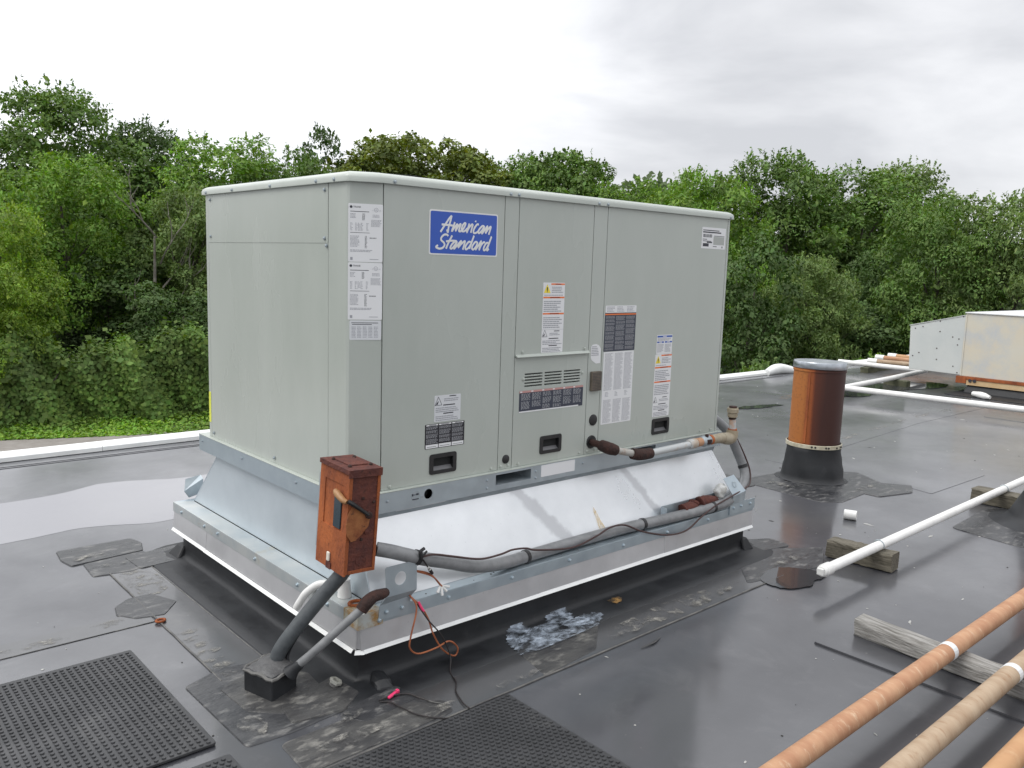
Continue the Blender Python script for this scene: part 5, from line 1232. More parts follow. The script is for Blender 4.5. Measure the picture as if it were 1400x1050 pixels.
# pitch pocket
pp = thing('pitch_pocket', 'small black tar-coated pitch pocket box holding the two conduits at roof level', 'pitch pocket', (-0.328, -0.026, 0.0))
c_ = [(-0.405, 0.042), (-0.367, -0.097), (-0.250, -0.047), (-0.288, 0.092)]
m_ = MB(); b0 = [(x, y, 0.0) for x, y in c_]; t0 = [(x, y, 0.086) for x, y in c_]
m_.hexa(b0 + t0); m_.build('pocket_wall', EPDM, pp, bevel=0.006)
m_ = MB(); nn_ = 10
for i in range(nn_ + 1):
    for j in range(nn_ + 1):
        a = Vector(t0[0]).lerp(Vector(t0[3]), i / nn_); b = Vector(t0[1]).lerp(Vector(t0[2]), i / nn_); p = a.lerp(b, j / nn_)
        ctr = Vector((-0.328, -0.026, 0)); p = ctr + (p - ctr) * 1.03
        d1 = math.hypot(p.x + 0.306, p.y - 0.005); d2 = math.hypot(p.x + 0.290, p.y + 0.080)
        edge = min(i, j, nn_ - i, nn_ - j)
        p.z = 0.090 + 0.030 * math.exp(-(d1 / 0.035) ** 2) + 0.02 * math.exp(-(d2 / 0.022) ** 2) + rng.uniform(-0.002, 0.003) - (0.012 if edge == 0 else 0)
        m_.v.append(p)
for i in range(nn_):
    for j in range(nn_):
        a = i * (nn_ + 1) + j; m_.f.append([a, a + 1, a + nn_ + 2, a + nn_ + 1]); m_.mi.append(0)
m_.build('sealant_top', M('cracked_sealant', (0.05, 0.05, 0.052), (0.11, 0.11, 0.11), 18, 0.6, bump=0.5, bscale=60), pp, smooth=70)
m_ = MB(); m_.tube([Vector((x, y, 0.084)) + Vector((rng.uniform(-.002, .002), rng.uniform(-.002, .002), rng.uniform(-.006, .003))) for i in range(4) for (x, y) in [tuple(Vector((*c_[i], 0)).lerp(Vector((*c_[(i + 1) % 4], 0)), k / 6)[:2]) for k in range(6)]], 0.006, 6, closed=True)
m_.build('sealant_lip', M('dried_sealant', (0.10, 0.10, 0.098), (0.17, 0.165, 0.155), 20, 0.7), pp, smooth=True)

# white pvc at the near corner
pv = thing('pvc_drain_trap', 'white plastic drain pipe with an upright stub on the curb strip below the rusty box', 'pipe', (-0.05, 0.03, 0.27))
m_ = MB(); m_.tube([(-0.030, -0.018, 0.295), (-0.045, 0.03, 0.292), (-0.060, 0.070, 0.296), (-0.088, 0.098, 0.292), (-0.118, 0.128, 0.260), (-0.132, 0.150, 0.222), (-0.139, 0.168, 0.192)], 0.0145, 14, smooth=6); trp = m_.build('bent_tube', PVC, pv, smooth=True)
m_ = MB(); m_.tube([(-0.1385, 0.167, 0.194), (-0.1397, 0.1695, 0.189)], 0.0095, 10); m_.build('rusty_mouth', GASO, trp)
m_ = MB(); m_.lathe([(0.026, 0.0), (0.026, 0.008), (0.022, 0.030), (0.020, 0.066), (0.015, 0.066), (0.014, 0.03)], (-0.040, -0.010, 0.2705), (0, 0, 1), 18); m_.build('stub', PVC, pv, smooth=True)

# gas pipe
gp = thing('gas_pipe', 'rusty and grey gas pipe assembly running from the cabinet hole to a capped riser', 'gas pipe', (1.7, -0.14, 0.63))
def pt(pts, r, mat_, name, smooth=0, n=14):
    m_ = MB(); m_.tube(pts, r, n, smooth=smooth); return m_.build(name, mat_, gp, smooth=True)
pt([(1.258, 0.012, 0.692), (1.258, -0.075, 0.686)], 0.0165, RUSTB, 'nipple')
pt([(1.258, -0.065, 0.687), (1.258, -0.100, 0.683), (1.272, -0.112, 0.677), (1.300, -0.115, 0.668)], [0.026, 0.028, 0.028, 0.025], RUSTB, 'elbow', 4)
pt([(1.285, -0.114, 0.672), (1.42, -0.138, 0.640)], 0.0165, RUSTG, 'pipe_run')
pt([(1.395, -0.134, 0.644), (1.425, -0.140, 0.638), (1.465, -0.141, 0.633), (1.520, -0.140, 0.632)], [0.026, 0.028, 0.027, 0.026], RUSTB, 'union', 4)
pt([(1.50, -0.140, 0.632), (1.87, -0.140, 0.6385)], 0.0165, PIPEG, 'pipe_run')
pt([(1.815, -0.140, 0.638), (1.822, -0.140, 0.638), (1.868, -0.140, 0.639), (1.875, -0.140, 0.639)], [0.020, 0.025, 0.025, 0.020], PIPEG, 'coupling')
pt([(1.875, -0.14, 0.639), (1.925, -0.140, 0.640)], 0.022, GASO, 'rusty_collar')
pt([(1.915, -0.14, 0.64), (1.93, -0.14, 0.64), (1.975, -0.14, 0.641), (1.99, -0.14, 0.641)], [0.021, 0.028, 0.028, 0.021], GALVD, 'valve_body')
m_ = MB(); m_.box(1.935, 1.968, -0.172, -0.160, 0.628, 0.652); m_.tube([(1.950, -0.15, 0.66), (1.950, -0.15, 0.676)], 0.010, 8); m_.build('valve_handle', RUSTB, gp, bevel=0.003)
pt([(1.985, -0.14, 0.641), (2.002, -0.14, 0.641)], 0.026, RUST, 'rusty_collar')
pt([(2.0, -0.14, 0.641), (2.06, -0.14, 0.640), (2.075, -0.14, 0.640), (2.12, -0.14, 0.636)], [0.024, 0.024, 0.027, 0.026], BEIGE, 'tee', 3)
pt([(2.10, -0.14, 0.638), (2.15, -0.14, 0.630), (2.182, -0.14, 0.636), (2.190, -0.14, 0.670)], [0.028, 0.033, 0.033, 0.030], BEIGE, 'elbow', 4)
pt([(2.189, -0.14, 0.668), (2.189, -0.14, 0.678)], 0.024, RUST, 'rusty_collar')
pt([(2.189, -0.14, 0.675), (2.182, -0.14, 0.735)], 0.0175, PIPEG, 'riser')
pt([(2.182, -0.14, 0.731), (2.181, -0.14, 0.737)], 0.020, RUSTB, 'rusty_collar')
m_ = MB(); m_.lathe([(0.020, 0.0), (0.026, 0.004), (0.026, 0.022), (0.0235, 0.024), (0.030, 0.027), (0.030, 0.046), (0.027, 0.049), (0.027, 0.052)], (2.181, -0.14, 0.738), (0, 0, 1), 16, close_top=True); m_.build('union', BEIGE, gp, smooth=True)
m_ = MB(); m_.lathe([(0.021, 0.0), (0.021, 0.008), (0.0, 0.009)], (2.181, -0.14, 0.790), (0, 0, 1), 12); m_.build('plug', RUSTB, gp)

# fittings and scrap on the tray
def blob(name, label, cat, c, r, mat_, seed, sq=(1, 1, 1), group=None):
    rr_ = random.Random(seed); bm = bmesh.new(); bmesh.ops.create_icosphere(bm, subdivisions=3, radius=1)
    ks = [(Vector((rr_.uniform(-1, 1), rr_.uniform(-1, 1), rr_.uniform(-1, 1))).normalized(), rr_.uniform(3, 9), rr_.uniform(0, 6)) for _ in range(7)]
    for v in bm.verts:
        d = v.co.normalized(); s_ = 1 + 0.07 * sum(math.sin(k[1] * d.dot(k[0]) + k[2]) for k in ks)
        v.co = Vector((d.x * r * s_ * sq[0], d.y * r * s_ * sq[1], d.z * r * s_ * sq[2]))
    me = bpy.data.meshes.new(name); bm.to_mesh(me); bm.free(); me.materials.append(mat_); me.polygons.foreach_set('use_smooth', [True] * len(me.polygons))
    o = link(bpy.data.objects.new(name, me)); o.location = c; tag(o, label, cat, group); return o
def fitting(pts, rs, label):
    m_ = MB(); m_.tube(pts, rs, 12, smooth=3); a, b = Vector(pts[0]), Vector(pts[1])
    m_.lathe([(rs[0] * 1.0, -0.002), (rs[0] * 1.22, 0.0), (rs[0] * 1.22, 0.012), (rs[0], 0.014)], a, (b - a), 12)
    a, b = Vector(pts[-1]), Vector(pts[-2]); m_.lathe([(rs[-1], -0.002), (rs[-1] * 1.2, 0.0), (rs[-1] * 1.2, 0.012), (rs[-1], 0.014)], a, (b - a), 12)
    o = m_.build('pipe_fitting', RUSTD, None, smooth=True); tag(o, label, 'pipe fitting')
    return o
fitting([(1.78, -0.152, 0.312), (1.83, -0.154, 0.318), (1.87, -0.15, 0.318), (1.885, -0.145, 0.335)], [0.025, 0.028, 0.028, 0.024], 'left one of two dark rusty pipe fittings lying behind the grey conduit')
fitting([(1.92, -0.150, 0.325), (1.96, -0.152, 0.330), (2.02, -0.152, 0.325), (2.06, -0.150, 0.318)], [0.027, 0.029, 0.024, 0.018], 'right one of two dark rusty pipe fittings, beside the crumpled white wad')
wad = blob('crumpled_wad', 'crumpled white wad of tape tucked under the right-hand lug', 'tape wad', (2.10, -0.150, 0.362), 0.037, M('dirty_white_film', (0.68, 0.69, 0.68), (0.5, 0.5, 0.46), 25, 0.45, bump=0.6, bscale=40), 8, (1.1, 0.7, 0.95))

# small things on the roof
bu = thing('threaded_bushing', 'small pale metal threaded bushing lying beside the pitch pocket', 'bushing', (-0.146, -0.128, 0.018))
bu.rotation_euler = (0.35, 0.25, 0.4)
m_ = MB(); m_.lathe([(0.016, -0.012), (0.0165, -0.012), (0.0185, -0.010), (0.0165, -0.008), (0.0185, -0.006), (0.0165, -0.004), (0.0185, -0.002), (0.017, 0.0), (0.017, 0.001)], (0, 0, 0), (0, 0, 1), 18); m_.build('thread', LAP, bu, local=True)
m_ = MB(); m_.lathe([(0.0235, 0.001), (0.0235, 0.010), (0.0145, 0.011), (0.0125, -0.012), (0.016, -0.012), (0.017, 0.001), (0.0235, 0.001)], (0, 0, 0), (0, 0, 1), 6); m_.build('hex_rim', M('zinc_grey', (0.42, 0.42, 0.38), (0.34, 0.34, 0.30), 40, 0.5, 0.3), bu, local=True)
m_ = MB(); m_.lathe([(0.022, -0.036), (0.030, -0.036), (0.030, 0.036), (0.022, 0.036), (0.022, -0.036)], (3.37, -0.25, 0.030), (0.36, -0.93, 0.0), 20)
tag(m_.build('pvc_coupling', PVC, None, smooth=True), 'short white plastic pipe coupling lying loose on the open roof', 'pipe coupling')
m_ = MB(); m_.tube([(-0.43 + 0.018 * math.cos(k * math.pi / 8), 0.772 + 0.014 * math.sin(k * math.pi / 8), 0.009) for k in range(16)], 0.005, 7, closed=True)
tag(m_.build('rusty_ring', RUST, None, smooth=True), 'small rusty ring lying on the roof beside the dark seam', 'ring')
m_ = MB(); m_.tube([(0.95, -0.600, 0.004), (1.02, -0.602, 0.006), (1.09, -0.585, 0.004)], [0.002, 0.007, 0.002], 6, smooth=3, flat=(Vector((0, 0, 1)), 0.4)); tag(m_.build('sealant_sliver', PATCHL, None, smooth=True), 'thin pale sliver of sealant lying on the roof right of the perforated mat', 'sliver')

# ================================================================ RUBBER MATS
def rubber_mat(label, x0, x1, y0, y1, pitch, stag, rot=0.0):
    root = thing('rubber_mat', label, 'rubber mat', ((x0 + x1) / 2, (y0 + y1) / 2, 0), 'studded rubber mats on the roof', rot=(0, 0, rot))
    cx_, cy_ = (x0 + x1) / 2, (y0 + y1) / 2
    m_ = MB(); nx = 24; ny = 24
    hx, hy = (x1 - x0) / 2, (y1 - y0) / 2
    m_.prism(round_poly([(-hx, -hy), (hx, -hy), (hx, hy), (-hx, hy)], 0.012, 3), 0.0032, 0.0125)
    m_.build('mat_sheet', RUBBER, root, local=True, bevel=0.002)
    m_ = MB(); j = 0; y = -hy + 0.012
    while y < hy - 0.010:
        x = -hx + 0.012 + (pitch * 0.5 if (stag and j % 2) else 0)
        while x < hx - 0.010:
            b = len(m_.v); r = 0.0066 if not stag else 0.0072
            for (rr_, z) in ((r, 0.0125), (r * 0.88, 0.0172)):
                for k in range(7):
                    a = 2 * math.pi * k / 7; m_.v.append(Vector((x + rr_ * math.cos(a), y + rr_ * math.sin(a), z)))
            for k in range(7):
                m_.f.append([b + k, b + (k + 1) % 7, b + 7 + (k + 1) % 7, b + 7 + k]); m_.mi.append(0)
            m_.f.append([b + 7 + k for k in range(7)]); m_.mi.append(0)
            x += pitch
        y += pitch * (0.80 if stag else 1.0); j += 1
    o = m_.build('stud', RUBBER, root, local=True); o['kind'] = 'stuff'
    return root
rubber_mat('large grey studded rubber mat at the left with its corner near the pitch pocket', -1.62, -0.610, -0.222, 0.572, 0.0222, False)
rubber_mat('dark rubber mat with staggered studs at the front centre, along the taped seam', -0.56, 0.288, -1.46, -0.553, 0.0225, True)
rubber_mat('studded rubber mat in the bottom left foreground showing only its corner', -1.5, -0.605, -1.2, -0.302, 0.0225, True)

# ================================================================ FLUE
fl = thing('flue_pipe', 'rusty flue pipe with a shiny metal cap rising from a black rubber boot', 'flue', (4.135, 0.435, 0.0), rot=(-0.004, 0.012, 0))
def wob(a, h): return 0.022 * math.sin(3 * a + 1) + 0.012 * math.sin(7 * a + h * 20) + 0.012 * math.sin(2 * a + h * 70)
def flp(prof, name, mat_, smooth=True, n=40, wobf=None, ct=False):
    m_ = MB(); m_.lathe(prof, (0, 0, 0), (0, 0, 1), n, wob=wobf, close_top=ct); return m_.build(name, mat_, fl, smooth=smooth, local=True)
flp([(0.236, 0.006), (0.222, 0.014), (0.216, 0.05), (0.211, 0.09), (0.203, 0.13), (0.195, 0.17), (0.190, 0.22), (0.189, 0.275), (0.178, 0.280)], 'rubber_boot', EPDM, 60, wobf=wob)
m_ = MB(); m_.prism([(0.25 * math.cos(k * math.pi / 12) * (1 + 0.05 * math.sin(k)), 0.25 * math.sin(k * math.pi / 12) * (1 + 0.05 * math.sin(k))) for k in range(24)], 0.002, 0.008, slope=0.006); m_.build('boot_skirt', EPDM, fl, local=True)
cl = flp([(0.190, 0.252), (0.1955, 0.254), (0.1955, 0.280), (0.190, 0.282)], 'clamp_band', M('worn_cream_band', (0.56, 0.53, 0.42), (0.40, 0.36, 0.26), 18, 0.5))
for a in (205, 212, 234, 240, 262, 275, 282, 306, 312, 330):
    m_ = MB(); c_, s_ = math.cos(math.radians(a)), math.sin(math.radians(a)); m_.lathe([(0.0075, 0), (0.007, 0.003), (0.0, 0.004)], (0.1955 * c_, 0.1955 * s_, 0.267 + rng.uniform(-.002, .002)), (c_, s_, 0), 8); m_.build('bolt', BLACKP, cl, local=True)
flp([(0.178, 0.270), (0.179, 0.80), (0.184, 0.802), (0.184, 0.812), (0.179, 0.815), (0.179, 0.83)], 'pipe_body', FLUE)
flp([(0.181, 0.822), (0.186, 0.824), (0.187, 0.826), (0.187, 0.866), (0.184, 0.870), (0.150, 0.871), (0.0, 0.872)], 'metal_cap', M('bright_zinc', (0.33, 0.36, 0.39), (0.52, 0.55, 0.59), 14, 0.32, 0.85))
m_ = MB(); m_.box(-0.181, -0.177, -0.03, -0.012, 0.29, 0.80); m_.build('pipe_seam', RUST, fl, local=True)

# second boot at the right edge, its pipe outside the frame
vb2 = thing('vent_boot', 'black rubber vent boot half cut off at the right edge of the picture', 'vent boot', (4.30, -1.06, 0.0))
m_ = MB(); m_.lathe([(0.33, 0.004), (0.25, 0.02), (0.215, 0.06), (0.18, 0.14), (0.14, 0.22), (0.125, 0.30), (0.12, 0.33)], (4.30, -1.06, 0), (0, 0, 1), 32, wob=wob); m_.build('rubber_cone', EPDM, vb2, smooth=60)
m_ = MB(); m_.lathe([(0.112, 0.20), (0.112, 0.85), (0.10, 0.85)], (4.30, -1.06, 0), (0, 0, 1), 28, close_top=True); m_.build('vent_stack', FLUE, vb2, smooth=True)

# ================================================================ PIPES ON BLOCKS
wp = thing('white_pipe', 'long white pipe propped on two wooden blocks with a square-capped end over a puddle', 'pipe', (3.5, -0.73, 0.117))
m_ = MB(); m_.tube([(2.13, -0.757, 0.1165), (3.2, -0.742, 0.1165), (5.4, -0.712, 0.119), (8.0, -0.68, 0.12)], 0.0245, 18); m_.build('pipe_body', PVC, wp, smooth=True)
m_ = MB(); m_.lathe([(0.0, 0), (0.022, 0.0), (0.026, 0.004), (0.026, 0.02), (0.030, 0.022), (0.030, 0.075), (0.028, 0.080), (0.025, 0.082)], (2.055, -0.758, 0.1165), (1, 0.013, 0), 20); ec = m_.build('end_cap', PVC, wp, smooth=True)
m_ = MB(); m_.box(2.040, 2.0555, -0.774, -0.742, 0.101, 0.133); m_.build('square_plug', PVC, ec, bevel=0.003)
for x in (2.665, 4.53):
    m_ = MB(); m_.tube([(x, -0.748 + 0.013 * (x - 2.6) + 0.028 * math.cos(a), 0.1165 + 0.028 * math.sin(a)) for a in [math.pi * k / 9 for k in range(-1, 11)]], 0.003, 6); m_.build('strap', GALVD, wp, smooth=True)
def block(name, label, cat, c, hx, hy, h, rotz, mat_, seed, group=None, chamfer=0.008):
    rr_ = random.Random(seed)
    m_ = MB(); ny = 14
    cr = chamfer
    prof = [(-hx + cr * .4, 0.0), (hx - cr * .4, 0.0), (hx, cr * .4), (hx, h - cr), (hx - cr * .35, h - cr * .35), (hx - cr, h), (-hx + cr, h), (-hx + cr * .35, h - cr * .35), (-hx, h - cr), (-hx, cr * .4)]
    for j in range(ny + 1):
        y = -hy + 2 * hy * j / ny
        for (a, b) in prof: m_.v.append(Vector((a + rr_.uniform(-.003, .003), y + (rr_.uniform(-.005, .005) if j in (0, ny) else 0), max(0.0, b + (rr_.uniform(-.003, .003) if b > 0 else 0)))))
    k = len(prof)
    for j in range(ny):
        for i in range(k):
            m_.f.append([j * k + i, (j + 1) * k + i, (j + 1) * k + (i + 1) % k, j * k + (i + 1) % k]); m_.mi.append(0)
    m_.f.append(list(range(k))); m_.f.append([ny * k + i for i in range(k - 1, -1, -1)]); m_.mi += [0, 0]
    m_.f = [list(reversed(f)) for f in m_.f]
    o = m_.build(name, mat_, None, local=True); o.location = c; o.rotation_euler = (0, 0, rotz); tag(o, label, cat, group); return o
block('wooden_block', 'damp wooden block under the capped end of the white pipe', 'wood block', (2.660, -0.665, 0.005), 0.055, 0.168, 0.087, 0.10, TIMBX, 4, 'wooden blocks under the white pipe')
block('wooden_block', 'wooden block under the white pipe beside the vent boot at the right edge', 'wood block', (4.54, -0.735, 0.005), 0.07, 0.19, 0.088, 0.05, TIMBX, 5, 'wooden blocks under the white pipe')
tm = block('timber_sleeper', 'weathered grey timber sleeper carrying the rusty pipes in the right foreground', 'timber', (1.735, -1.78, 0.0092), 0.048, 0.70, 0.074, -0.075, TIMB, 6, chamfer=0.020)
def gaspipe(label, y, mat_, x0=0.0, x1=7.0, z=0.1165, r=0.0335, dy=0.0):
    root = thing('rusty_gas_pipe', label, 'pipe', (1.67, y, z - r), 'rusty gas pipes on the grey timber')
    m_ = MB(); k = 24; m_.tube([(x0 + (x1 - x0) * i / k, y + dy * (x0 + (x1 - x0) * i / k - 1.67), z) for i in range(k + 1)], r, 20); m_.build('pipe_body', mat_, root, smooth=True)
    m_ = MB(); m_.lathe([(r + 0.0002, -0.018), (r + 0.0012, -0.017), (r + 0.0012, 0.015), (r + 0.0002, 0.018)], (1.645, y + dy * (1.645 - 1.67), z), (1, dy, 0), 20); m_.build('tape_band', TAPE, root)
    return root
gaspipe('orange-brown rusty gas pipe, the one farthest back on the grey timber', -1.480, GASO, dy=0.004)
gaspipe('dull tan gas pipe between the orange pipe and the peach one', -1.696, GAST, dy=0.004)
gaspipe('peach-coloured gas pipe cut off in the bottom right corner', -1.885, GASY, dy=0.0)

# ================================================================ FAR ROOFTOP UNIT AND PIPES
fu = thing('old_rooftop_unit', 'old cream rooftop unit with a sloped white hood at the far right of the roof', 'air conditioner', (10.9, 0.6, 0.0))
m_ = MB(); m_.box(10.36, 12.6, -1.3, 1.735, 0.215, 1.045); m_.build('cabinet', CREAM, fu, bevel=0.006)
m_ = MB(); m_.box(10.345, 12.62, -1.32, 1.75, 1.046, 1.062); m_.build('top_cover', M('pale_top_paint', (0.70, 0.71, 0.72), (0.62, 0.63, 0.63), 2, 0.4), fu, bevel=0.004)
m_ = MB(); P0 = lambda x, y, z: (x, y, z)
m_.hexa([(10.36, 1.738, 0.225), (11.5, 1.738, 0.225), (11.5, 2.42, 0.235), (10.36, 2.42, 0.235), (10.36, 1.738, 1.02), (11.5, 1.738, 1.02), (11.5, 2.45, 0.83), (10.36, 2.45, 0.83)]); hood = m_.build('intake_hood', COOLW, fu, bevel=0.006)
m_ = MB(); m_.hexa([(10.353, 1.72, 1.022), (11.51, 1.72, 1.022), (11.51, 2.46, 0.832), (10.353, 2.46, 0.832), (10.353, 1.72, 1.032), (11.51, 1.72, 1.032), (11.51, 2.46, 0.842), (10.353, 2.46, 0.842)]); m_.build('hood_cover', COOLW, fu)
m_ = MB(); m_.box(10.352, 10.36, 1.722, 1.740, 0.22, 1.03); m_.build('seam_strip', CREAM, fu)
for (y, z) in [(2.38, 0.80), (2.28, 0.83), (2.06, 0.92), (2.05, 0.78), (2.07, 0.55), (2.30, 0.47), (2.06, 0.40), (1.88, 0.72), (1.80, 0.70), (1.81, 0.62), (1.84, 0.33), (2.38, 0.42), (1.77, 1.0), (1.78, 0.25)]:
    m_ = MB(); m_.lathe([(0.009, 0), (0.008, 0.004), (0.0, 0.005)], (10.36, y, z), (-1, 0, 0), 6); m_.build('screw', RUSTB, hood)
m_ = MB(); m_.box(10.335, 10.36, 1.65, 1.78, 0.12, 0.214); m_.box(10.335, 12.6, -1.3, 1.65, 0.175, 0.214); m_.build('rusty_rail', RUST, fu, bevel=0.004)
m_ = MB(); m_.box(10.345, 12.6, -1.3, 1.648, 0.105, 0.174); m_.build('stained_base', CREAMB, fu)
for y in (1.60, 1.545):
    m_ = MB(); m_.lathe([(0.0, 0), (0.022, 0.0), (0.022, -0.01)], (10.333, y, 0.165), (-1, 0, 0), 12); m_.build('bolt_hole', INK, fu)
m_ = MB(); m_.box(10.352, 10.358, 0.4, 0.62, 0.66, 0.68); m_.build('scratch_mark', RUST, fu)
m_ = MB(); m_.hexa([(10.33, -1.35, 0.0), (12.65, -1.35, 0.0), (12.65, 1.67, 0.0), (10.33, 1.67, 0.0), (10.375, -1.28, 0.104), (12.58, -1.28, 0.104), (12.58, 1.64, 0.104), (10.375, 1.64, 0.104)]); m_.build('curb_base', EPDM, fu, bevel=0.01)
m_ = MB(); m_.prism(round_poly([(9.9, 1.75), (9.85, -1.4), (12.8, -1.4), (12.8, 1.75)], 0.05), 0.001, 0.008); m_.build('base_flashing', EPDM, fu)
def simple_pipe(label, pts, r, mat_, group, caps=()):
    root = thing('roof_pipe', label, 'pipe', pts[0], group)
    m_ = MB(); m_.tube(pts, r, 12); m_.build('pipe_body', mat_, root, smooth=True)
    for c in caps:
        i, ln_ = c; a, b = Vector(pts[i]), Vector(pts[i - 1 if i else 1]); d = (b - a).normalized()
        m_ = MB(); m_.tube([a - d * 0.02, a + d * ln_], r * 1.18, 12); m_.build('end_cap', PVC, root, smooth=True)
    return root
simple_pipe('nearest of the far white pipes, running right from behind the rusty flue', [(8.30, 2.62, 0.115), (8.38, 2.34, 0.115), (8.58, 0.40, 0.115), (8.8, -2.0, 0.115)], 0.036, PVC, 'white pipes on the far roof')
simple_pipe('white pipe slanting back from the flue towards the sloped hood', [(8.39, 2.36, 0.116), (9.9, 2.46, 0.118), (11.35, 2.60, 0.12)], 0.034, PVC, 'white pipes on the far roof')
simple_pipe('farthest white pipe, running from the roof edge to the sloped hood', [(11.36, 3.95, 0.12), (11.37, 3.2, 0.12), (11.40, 2.58, 0.12)], 0.036, PVC, 'white pipes on the far roof')
for (x, y) in ((9.3, 2.42), (10.6, 2.52), (11.38, 3.3), (8.46, 1.6), (8.7, -0.8)):
    pass
grey = M('mossy_block', (0.05, 0.055, 0.03), (0.12, 0.12, 0.075), 6, 0.9)
block('pipe_support', 'mossy block under the slanting white pipe near the hood', 'wood block', (10.15, 2.47, 0.0), 0.06, 0.16, 0.083, 0.0, grey, 9, 'mossy pipe supports')
block('pipe_support', 'mossy block under the nearest white pipe right behind the flue', 'wood block', (8.37, 2.47, 0.0), 0.16, 0.06, 0.078, 0.0, grey, 10, 'mossy pipe supports')
block('pipe_support', 'mossy block under the farthest white pipe by the roof edge', 'wood block', (11.37, 3.45, 0.0), 0.16, 0.06, 0.083, 0.0, grey, 11, 'mossy pipe supports')
for k, (ax, ay, bx_, by_, mt, lb) in enumerate([(11.72, 3.62, 11.86, 3.02, GAST, 'dark tan far pipe with a white end, nearest to the flue'), (12.47, 3.84, 12.50, 3.2, GASO, 'orange far pipe with a white end, middle of the three'), (12.98, 3.86, 13.02, 3.2, GASY, 'pale far pipe with a white end, farthest of the three')]):
    simple_pipe(lb, [(ax, ay, 0.14), (bx_, by_, 0.14), (bx_ + 0.04, 2.78, 0.14)], 0.042, mt, 'rusty pipes behind the hood', caps=((0, 0.12),))
block('pipe_support', 'mossy block under the three rusty far pipes', 'wood block', (12.4, 3.5, 0.0), 0.85, 0.06, 0.096, 0.0, grey, 12, 'mossy pipe supports')
m_ = MB(); m_.tube([(9.98, 1.42, 0.045), (9.93, 1.32, 0.045), (9.90, 1.25, 0.04), (9.87, 1.18, 0.035)], [0.03, 0.042, 0.04, 0.02], 10, smooth=3)
tag(m_.build('plastic_bottle', PVC, None, smooth=True), 'white plastic bottle lying on the roof in front of the old unit', 'bottle')

# ================================================================ TREES, HEDGE, SHRUBS
NR = np.random.default_rng(3)
def unit(a): return a / np.maximum(1e-9, np.linalg.norm(a, axis=1, keepdims=True))
def leaves_mesh(name, pos, nrm, size, aspect=0.55, jit=0.35):
    """one small folded-diamond leaf per position"""
    n = len(pos)
    rnd = NR.normal(size=(n, 3))
    nn = unit(nrm + 0.62 * unit(NR.normal(size=(n, 3))))
    ax = unit(np.cross(nn, rnd)); ax[:, 2] -= 0.25; ax = unit(ax)
    sd = unit(np.cross(nn, ax))
    s = size * np.exp(NR.normal(size=(n, 1)) * 0.32)
    v = np.empty((n, 4, 3))
    v[:, 0] = pos - ax * s * 0.5
    v[:, 1] = pos + sd * s * aspect * 0.5
    v[:, 2] = pos + ax * s * 0.5 - nn * s * 0.1
    v[:, 3] = pos - sd * s * aspect * 0.5
    me = bpy.data.meshes.new(name)
    me.vertices.add(n * 4); me.vertices.foreach_set('co', v.reshape(-1).astype(np.float32))
    me.loops.add(n * 4); me.loops.foreach_set('vertex_index', np.arange(n * 4, dtype=np.int32))
    me.polygons.add(n); me.polygons.foreach_set('loop_start', np.arange(0, n * 4, 4, dtype=np.int32)); 
    try: me.polygons.foreach_set('loop_total', np.full(n, 4, dtype=np.int32))
    except Exception: pass
    me.materials.append(LEAF); me.update(calc_edges=True)
    return me
def lobes_to_leaves(lobes, per_m2, twig=0.22):
    P, Q = [], []
    for (c, R, sq) in lobes:
        n = int(4 * math.pi * R * R * per_m2)
        d = unit(NR.normal(size=(n, 3))); d = d[(d[:, 2] > -0.15) | (NR.random(n) < 0.25)]; n = len(d)
        k = unit(NR.normal(size=(5, 3))); f = 1 + 0.10 * np.sin(d @ k.T * 5 + NR.uniform(0, 6, 5)).sum(1)
        rad = R * f * (0.62 + 0.42 * NR.random(n) ** 0.6)
        p = c + d * rad[:, None] * np.array([1, 1, sq])
        P.append(p); Q.append(unit(d * 0.55 + np.array([0, 0, 0.75])))
        # sprigs standing proud of the lobe
        nt_ = max(3, int(n * twig / 9))
        d = unit(NR.normal(size=(nt_, 3)) + np.array([0, 0, 0.6]))
        base = c + d * R * np.array([1, 1, sq]) * 0.9
        dr = unit(d + 0.5 * NR.normal(size=(nt_, 3)) + np.array([0, 0, 0.35]))
        ln_ = R * NR.uniform(0.25, 0.55, size=(nt_, 1))
        for t in np.linspace(0.15, 1, 9):
            P.append(base + dr * ln_ * t + NR.normal(size=(nt_, 3)) * 0.05 * (1.3 - t)); Q.append(unit(dr + NR.normal(size=(nt_, 3)) * 0.6))
    return np.concatenate(P), np.concatenate(Q)
def crown_lobes(rx, h0, h1, n, lr, seed, shape='dome', inner=0.5):
    r = np.random.default_rng(seed); out_ = []
    for i in range(n):
        t = (i + 0.5) / n
        z = 1 - 1.75 * t if shape != 'column' else 1 - 2 * t
        a = i * 2.39996 + r.uniform(-0.4, 0.4)
        w = math.sqrt(max(0.0, 1 - z * z)) if shape != 'column' else (0.55 + 0.45 * math.sqrt(max(0, 1 - abs(z) ** 3)))
        k = r.uniform(0.72, 0.98) if r.random() > 0.25 else r.uniform(0.3, 0.6)
        if z < -0.3: w *= 1.0
        c = np.array([math.cos(a) * w * rx * k, math.sin(a) * w * rx * k, (h0 + h1) / 2 + z * (h1 - h0) / 2 * (0.9 if k > 0.65 else 0.6)])
        out_.append((c, lr * r.uniform(0.6, 1.35), r.uniform(0.50, 0.80)))
    return out_
